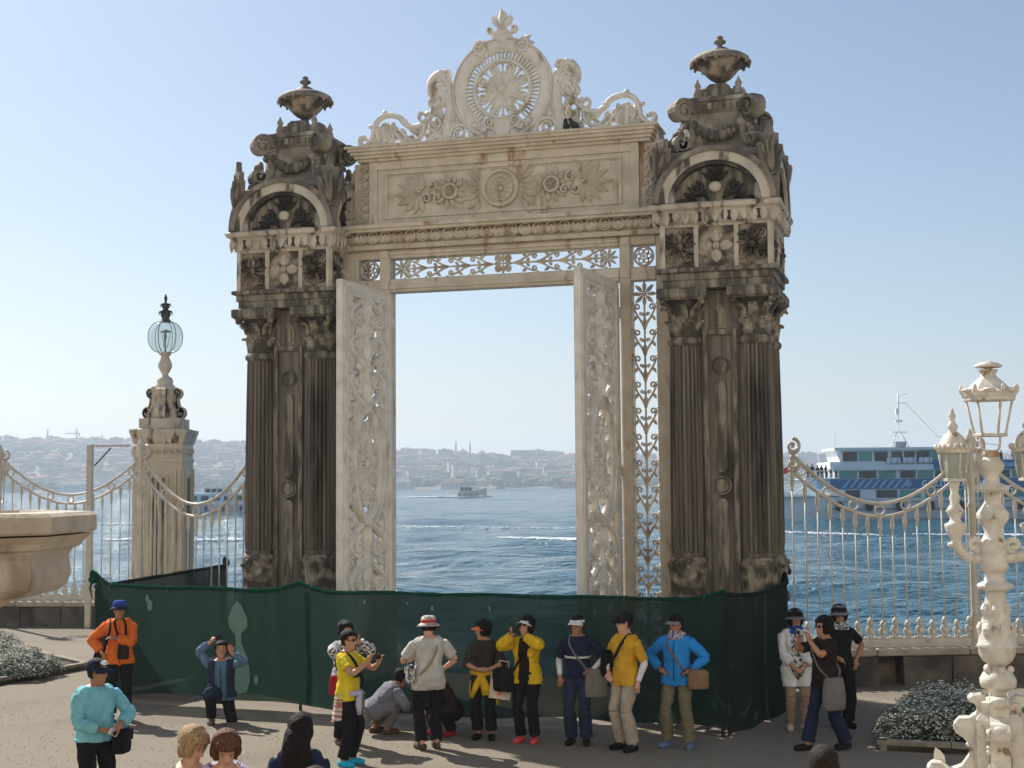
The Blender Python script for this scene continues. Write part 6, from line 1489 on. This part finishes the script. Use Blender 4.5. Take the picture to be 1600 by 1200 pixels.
held(camera_mb('cam_silver', .07, .13, False), 'phone', p, (.06, -.42, 1.16), 'phone in the hands of the woman in red patterned hat', 'phone', (70, 0, 0))
bag(p, (.25, -.02, .98), (.25, .10, .22), 'c_printbag', 'patterned black shoulder bag of the woman in red patterned hat', cross_strap(p, -1, 1), 80, 'c_tan')
p = person('person in dark clothes crouching behind the woman in red patterned hat', (-.92, 19.35), -40, 1.60, 'skin_tan', hips=(0, .1, .33), lean=40, head=(0, 10), feet=((-.12, -.10, .085, -6), (.12, -.02, .085, 6)), knees=((-.2, -1, .6), (.2, -1, .6)),
           hands=(((-.12, -.40, .40), (-1, .2, -.2), None), ((.14, -.36, .38), (1, .2, -.2), None)), wear=(('trousers', 'c_black', {}), ('jacket', 'c_brown', dict(sleeve=1.9, hem=-.05)), ('shoes', 'c_redbag')), hair=('bob', 'hair_dark'))
p = person('woman in dark brown top and coral visor looking left with yellow sweater at waist', (-.40, 18.98), -12, 1.56, 'skin', woman=True, head=(-62, 4),
           hands=(((-.05, -.20, 1.03), (-1, .25, -.5), (1, -.3, .1)), ((.10, -.19, 1.03), (1, .25, -.5), (-1, -.2, .1))),
           wear=(('trousers', 'c_black', dict(cuff=.80, flare=.03)), ('shirt', 'c_olive', dict(sleeve=1.25, hem=-.08, off=.016)), ('shoes', 'c_black')), hair=('bob', 'hair_black'), hat=('visor', 'c_coral'), curl=.8)
def tied(p, mat):
    q = MB(mat); sp = p['sp']; vs = []; n = 24
    for j in range(6):
        for i in range(n + 1):
            a = R(-30 + 240 * i / n); k = 1.16 + .05 * j + .025 * math.sin(a * 7 + j); pt = sp(.165 * k * math.cos(a), .135 * k * math.sin(a), .06 - .07 * j - (.12 if i < 5 else 0) * j / 5); vs.append(tuple(pt))
    q.add(vs, [(j * (n + 1) + i, j * (n + 1) + i + 1, (j + 1) * (n + 1) + i + 1, (j + 1) * (n + 1) + i) for j in range(5) for i in range(n)], True)
    for s in (-1, 1): q.tube([tuple(sp(s * .17, -.06, .05)), tuple(sp(s * .08, -.15, .04)), tuple(sp(0, -.17, .03))], [.04, .035, .04], 8)
    q.ball(tuple(sp(0, -.18, .03)), (.05, .035, .05), 8, 6); q.tube([tuple(sp(.01, -.185, .02)), tuple(sp(.05, -.2, -.12)), tuple(sp(.07, -.2, -.26))], [.03, .055, .05], 8, sx=1.2); q.tube([tuple(sp(-.01, -.185, .02)), tuple(sp(-.07, -.2, -.12)), tuple(sp(-.15, -.18, -.30))], [.03, .05, .03], 8)
    ob = q.build('waist_sweater', p['o']); ob.scale = (p['sc'],) * 3
tied(p, 'c_mustard')
tb = MB('c_cream'); tb.add([(-.15, -.03, .18), (.15, -.03, .18), (.15, .03, .18), (-.15, .03, .18), (-.14, -.05, -.19), (.14, -.05, -.19), (.14, .05, -.19), (-.14, .05, -.19)], [(0, 1, 5, 4), (1, 2, 6, 5), (2, 3, 7, 6), (3, 0, 4, 7), (4, 5, 6, 7), (0, 3, 2, 1)])
tb.use('c_coral').box(-.03, .03, -.055, -.045, -.14, -.08); tb.use('c_cream').tube([(-.08, 0, .17), (-.06, 0, .30), (.06, 0, .30), (.08, 0, .17)], .010, 5)
held(tb, 'tote_bag', p, (.28, -.12, .82), 'cream tote bag hanging from the arm of the woman in coral visor', 'bag', (0, 8, 10))
p = person('woman in yellow jacket and pink shoes raising a camera to her face', (.17, 18.72), -22, 1.63, 'skin', woman=True, head=(-12, -12), glasses=True,
           hands=(((-.11, -.23, 1.50), (-1, 0, -.9), (.2, -.2, 1)), ((.05, -.24, 1.49), (1, -.3, -.5), (-.2, -.2, 1))),
           wear=(('trousers', 'c_black', {}), ('shirt', 'c_brown', dict(sleeve=.2, hem=-.10)), ('skirt', 'c_black', dict(to=.28)), ('jacket', 'c_mustard', dict(sleeve=1.9, hem=-.13, open=.07, collar=True)), ('shoes', 'c_pink')), hair=('bob', 'hair_black'), hat=('visor', 'c_white'), curl=.9)
held(camera_mb('lens_black', .075, .11), 'camera', p, (-.06, -.29, 1.58), 'black camera held up by the woman in yellow jacket', 'camera')
bag(p, (-.30, -.12, .86), (.30, .13, .30), 'c_black', 'large black shoulder bag of the woman in yellow jacket', cross_strap(p, 1, -1), -10, 'c_black')
AK = lambda dy=0: (((-.21, -.06, 1.0), (-1, .3, .1), (.8, -.5, -.2)), ((.21, -.06, 1.0), (1, .3, .1), (-.8, -.5, -.2)))
p = person('man in navy striped polo and white cap with hands on hips', (.83, 18.55), -14, 1.67, 'skin_tan', head=(-14, 4), glasses=True, hands=(((-.235, -.05, .90), (-.6, 1, 0), (0, -.2, -1)), ((.21, -.08, 1.0), (1, .35, .1), (-.8, -.5, -.2))),
           wear=(('trousers', 'c_jeans', dict(flare=.035)), ('sleeves', 'c_white', {}), ('shirt', 'c_navy', dict(sleeve=.85, hem=-.05, collar=True)), ('shoes', 'c_brown')), hair=('short', 'hair_black'), hat=('visor', 'c_white'))
m = (p['tg'] == 2) & (np.abs(p['S'][:, 2] - .235) < .016); shell('white_stripe', p['V'] * p['sc'], p['Nn'], p['Fq'], m & (p['S'][:, 1] < .04), np.full(len(p['V']), .030), 'c_white', p['o'], 1, 0)
bag(p, (.27, -.10, .83), (.30, .08, .36), 'c_greybag', 'flat grey shoulder bag of the man in navy polo', cross_strap(p, -1, 1), 15)
p = person('man in mustard polo and black cap with one white arm sleeve', (1.42, 18.13), -52, 1.74, 'skin_pale', head=(-18, 4), glasses=True, hands=(((-.20, -.10, .96), (-1, .5, 0), None), ((.25, -.03, .87), (.3, 1, 0), (0, -.2, -1))),
           wear=(('trousers', 'c_beige', dict(flare=.03)), ('sleeves', 'c_white', {}), ('shirt', 'c_gold', dict(sleeve=.9, hem=-.13, collar=True, off=.016)), ('shoes', 'c_black')), hair=('short', 'hair_dark'), hat=('cap', 'c_black'))
bag(p, (-.28, -.02, 1.06), (.24, .12, .34), 'c_black', 'black bag behind the elbow of the man in mustard polo', cross_strap(p, 1, -1), 60)
p = person('man in bright blue jacket and black cap with hands on hips beside the net corner', (2.09, 18.27), -24, 1.70, 'skin_tan', head=(-22, 6), glasses=True, hands=AK(), feet=((-.15, .02, .085, -16), (.15, .02, .085, 14)),
           wear=(('trousers', 'c_khaki', dict(flare=.03)), ('scarf', 'c_scarf'), ('jacket', 'c_blue', dict(sleeve=1.9, hem=-.12, off=.024, neck=.49)), ('shoes', 'c_slate')), hair=('short', 'hair_black'), hat=('cap', 'c_black', 'c_greycoat'))
z = MB('c_navy'); z.tube([tuple(p['sp'](0, -.148, .42) * p['sc']), tuple(p['sp'](0, -.152, .30) * p['sc']), tuple(p['sp'](0, -.142, .12) * p['sc']), tuple(p['sp'](0, -.158, -.06) * p['sc'])], .006, 5); z.build('zip', p['o'])
bag(p, (.30, -.08, .90), (.27, .15, .24), 'c_brownbag', 'brown shoulder bag of the man in bright blue jacket', cross_strap(p, -1, 1), 25)
# ---- right of the net
p = person('woman in long white cardigan and brown sun hat by the net edge', (3.86, 19.5), -2, 1.62, 'skin', woman=True, head=(6, 4), hands=(((-.05, -.19, .90), (-1, .3, -.3), (.8, -.2, -.5)), ((.06, -.19, .90), (1, .3, -.3), (-.8, -.2, -.5))),
           wear=(('trousers', 'c_tan', dict(flare=.0, cuff=.9)), ('shirt', 'c_print', dict(sleeve=.2, hem=-.16)), ('jacket', 'c_white', dict(sleeve=1.7, hem=-.30, open=.075, off=.03, name='cardigan')), ('scarf', 'c_hatblue'), ('shoes', 'c_cream')), hair=('bob', 'hair_black'), hat=('bucket', 'c_greybag', 'c_greybag'))
p = person('woman in dark brown shirt photographing to the left in front of the others', (3.94, 18.05), -68, 1.66, 'skin', woman=True, build=1.05, head=(-2, 0), glasses=True, feet=((-.09, -.24, .085, -4), (.09, .24, .10, 6)),
           hands=(((-.09, -.32, 1.47), (-.8, 0, -.9), (.1, -.2, 1)), ((.09, -.30, 1.44), (.9, 0, -.9), (-.1, -.2, 1))),
           wear=(('trousers', 'c_navy', dict(flare=.04)), ('shirt', 'c_brown', dict(sleeve=.75, hem=-.14, off=.02)), ('shoes', 'c_black')), hair=('bob', 'hair_black'), curl=.9)
held(camera_mb('cam_silver'), 'camera', p, (0, -.38, 1.54), 'small silver camera of the woman in dark brown shirt', 'camera')
bag(p, (.27, -.06, .76), (.30, .13, .40), 'c_greybag', 'slouchy grey and brown handbag of the woman in dark brown shirt', cross_strap(p, -1, 1), 90, 'c_greybag', False)
p = person('woman in black t-shirt and grey sun hat, hand on hip, by the parapet', (4.50, 19.65), 8, 1.66, 'skin_tan', woman=True, head=(-10, 3), glasses=True, hands=(((-.10, -.16, 1.0), (-1, .2, 0), None), ((.22, -.02, .95), (1, .45, .2), (-.4, -.5, -.8))),
           wear=(('trousers', 'c_black', dict(flare=.035)), ('shirt', 'c_black', dict(sleeve=.72, hem=-.08)), ('scarf', 'c_print'), ('shoes', 'c_black')), hair=('bob', 'hair_black'), hat=('bucket', 'c_greycoat', 'c_greycoat'))
# ---- nearer to the viewer
p = person('man in turquoise shirt and black and white cap looking away to the right', (-4.19, 14.27), 40, 1.66, 'skin_tan', head=(38, 6), glasses=True, build=1.05,
           hands=(((-.02, -.22, 1.02), (-1, .3, -.2), (.8, -.6, -.1)), ((.16, -.24, 1.06), (1, .35, -.2), (-.7, -.7, -.2))),
           wear=(('trousers', 'c_black', {}), ('shirt', 'c_turq', dict(sleeve=1.86, hem=-.04, collar=True, off=.024)), ('shoes', 'c_black')), hair=('short', 'hair_black'), hat=('cap', 'c_navy', 'c_navy', 'c_white'), curl=.9)
held(camera_mb('cam_silver', .12, .07), 'camera', p, (.06, -.31, 1.0), 'white compact camera in the hand of the man in turquoise', 'camera', (20, 25, 20))
bag(p, (.22, -.16, .88), (.24, .13, .24), 'c_black', 'black waist bag of the man in turquoise', None, 40)
p = person('blond short-haired woman in white sleeveless top, head bent, at the bottom edge', (-2.45, 10.52), 62, 1.62, 'skin_pale', woman=True, lean=10, head=(0, 26), wear=(('trousers', 'c_beige', {}), ('shirt', 'c_white', dict(sleeve=.06, hem=-.1, neck=.47)), ('shoes', 'c_tan')), hair=('bob', 'hair_blond'))
p = person('auburn-haired woman in lilac shirt looking down at the bottom edge', (-2.14, 10.50), 22, 1.60, 'skin_pale', woman=True, lean=10, head=(-4, 30), wear=(('trousers', 'c_jeans', {}), ('shirt', 'c_red', dict(sleeve=.1, hem=-.1, off=.008)), ('jacket', 'c_lilac', dict(sleeve=1.8, hem=-.12, open=.06)), ('shoes', 'c_tan')), hair=('bob', 'hair_brown'))
p = person('woman with long straight black hair in dark t-shirt seen from behind', (-1.62, 10.79), 172, 1.66, 'skin', woman=True, wear=(('trousers', 'c_jeans', {}), ('shirt', 'c_navy', dict(sleeve=.6, hem=-.1)), ('shoes', 'c_black')), hair=('long', 'hair_black'))
p = person('dark-haired person whose crown just shows at the bottom edge', (-1.24, 8.87), 175, 1.63, 'skin', wear=(('trousers', 'c_jeans', {}), ('shirt', 'c_slate', {}), ('shoes', 'c_black')), hair=('short', 'hair_dark'))
p = person('dark short-haired man seen from behind at the bottom right edge', (1.96, 9.08), 176, 1.70, 'skin', wear=(('trousers', 'c_jeans', {}), ('shirt', 'c_grey', {}), ('shoes', 'c_black')), hair=('short', 'hair_dark'))
# ---- ferry passengers: one small figure, copied
pr = person('passenger in dark clothes standing at the rail of the ferry deck', (0, 0), 0, 1.70, 'skin', wear=(('trousers', 'c_jeans', {}), ('shirt', 'c_black', dict(sleeve=1.8, hem=-.1))), hair=('short', 'hair_black'), group='passengers on the ferry', vox=.03)
def ferry_pt(x, y, z): return fe.matrix_basis @ Vector((x, y, z))
spots = [(4.8, 1.0, 5.1), (5.5, 1.3, 5.1), (6.2, .95, 5.1), (6.9, 1.5, 5.1), (7.4, .95, 5.1), (8.2, 1.3, 5.1), (8.8, 1.0, 5.1), (28.2, .6, 6.72), (30.6, .7, 6.72), (32.5, .6, 6.72), (34.3, .6, 6.72), (26.3, .8, 6.72)]
for k, (x, y, z) in enumerate(spots):
    o = pr['o'] if k == 0 else pr['o'].copy()
    if k:
        COL.objects.link(o)
        for ch in list(pr['o'].children): c = ch.copy(); COL.objects.link(c); c.parent = o
    o['label'] = 'passenger in dark clothes at the rail above the ferry bow' if k < 7 else 'passenger in dark clothes on the top deck at the stern end of the ferry'
    o.location = ferry_pt(x, y, z); o.rotation_euler = (0, 0, R(random.uniform(-50, 50)))
    s_ = random.uniform(.94, 1.05); o.scale = (s_, s_, s_)
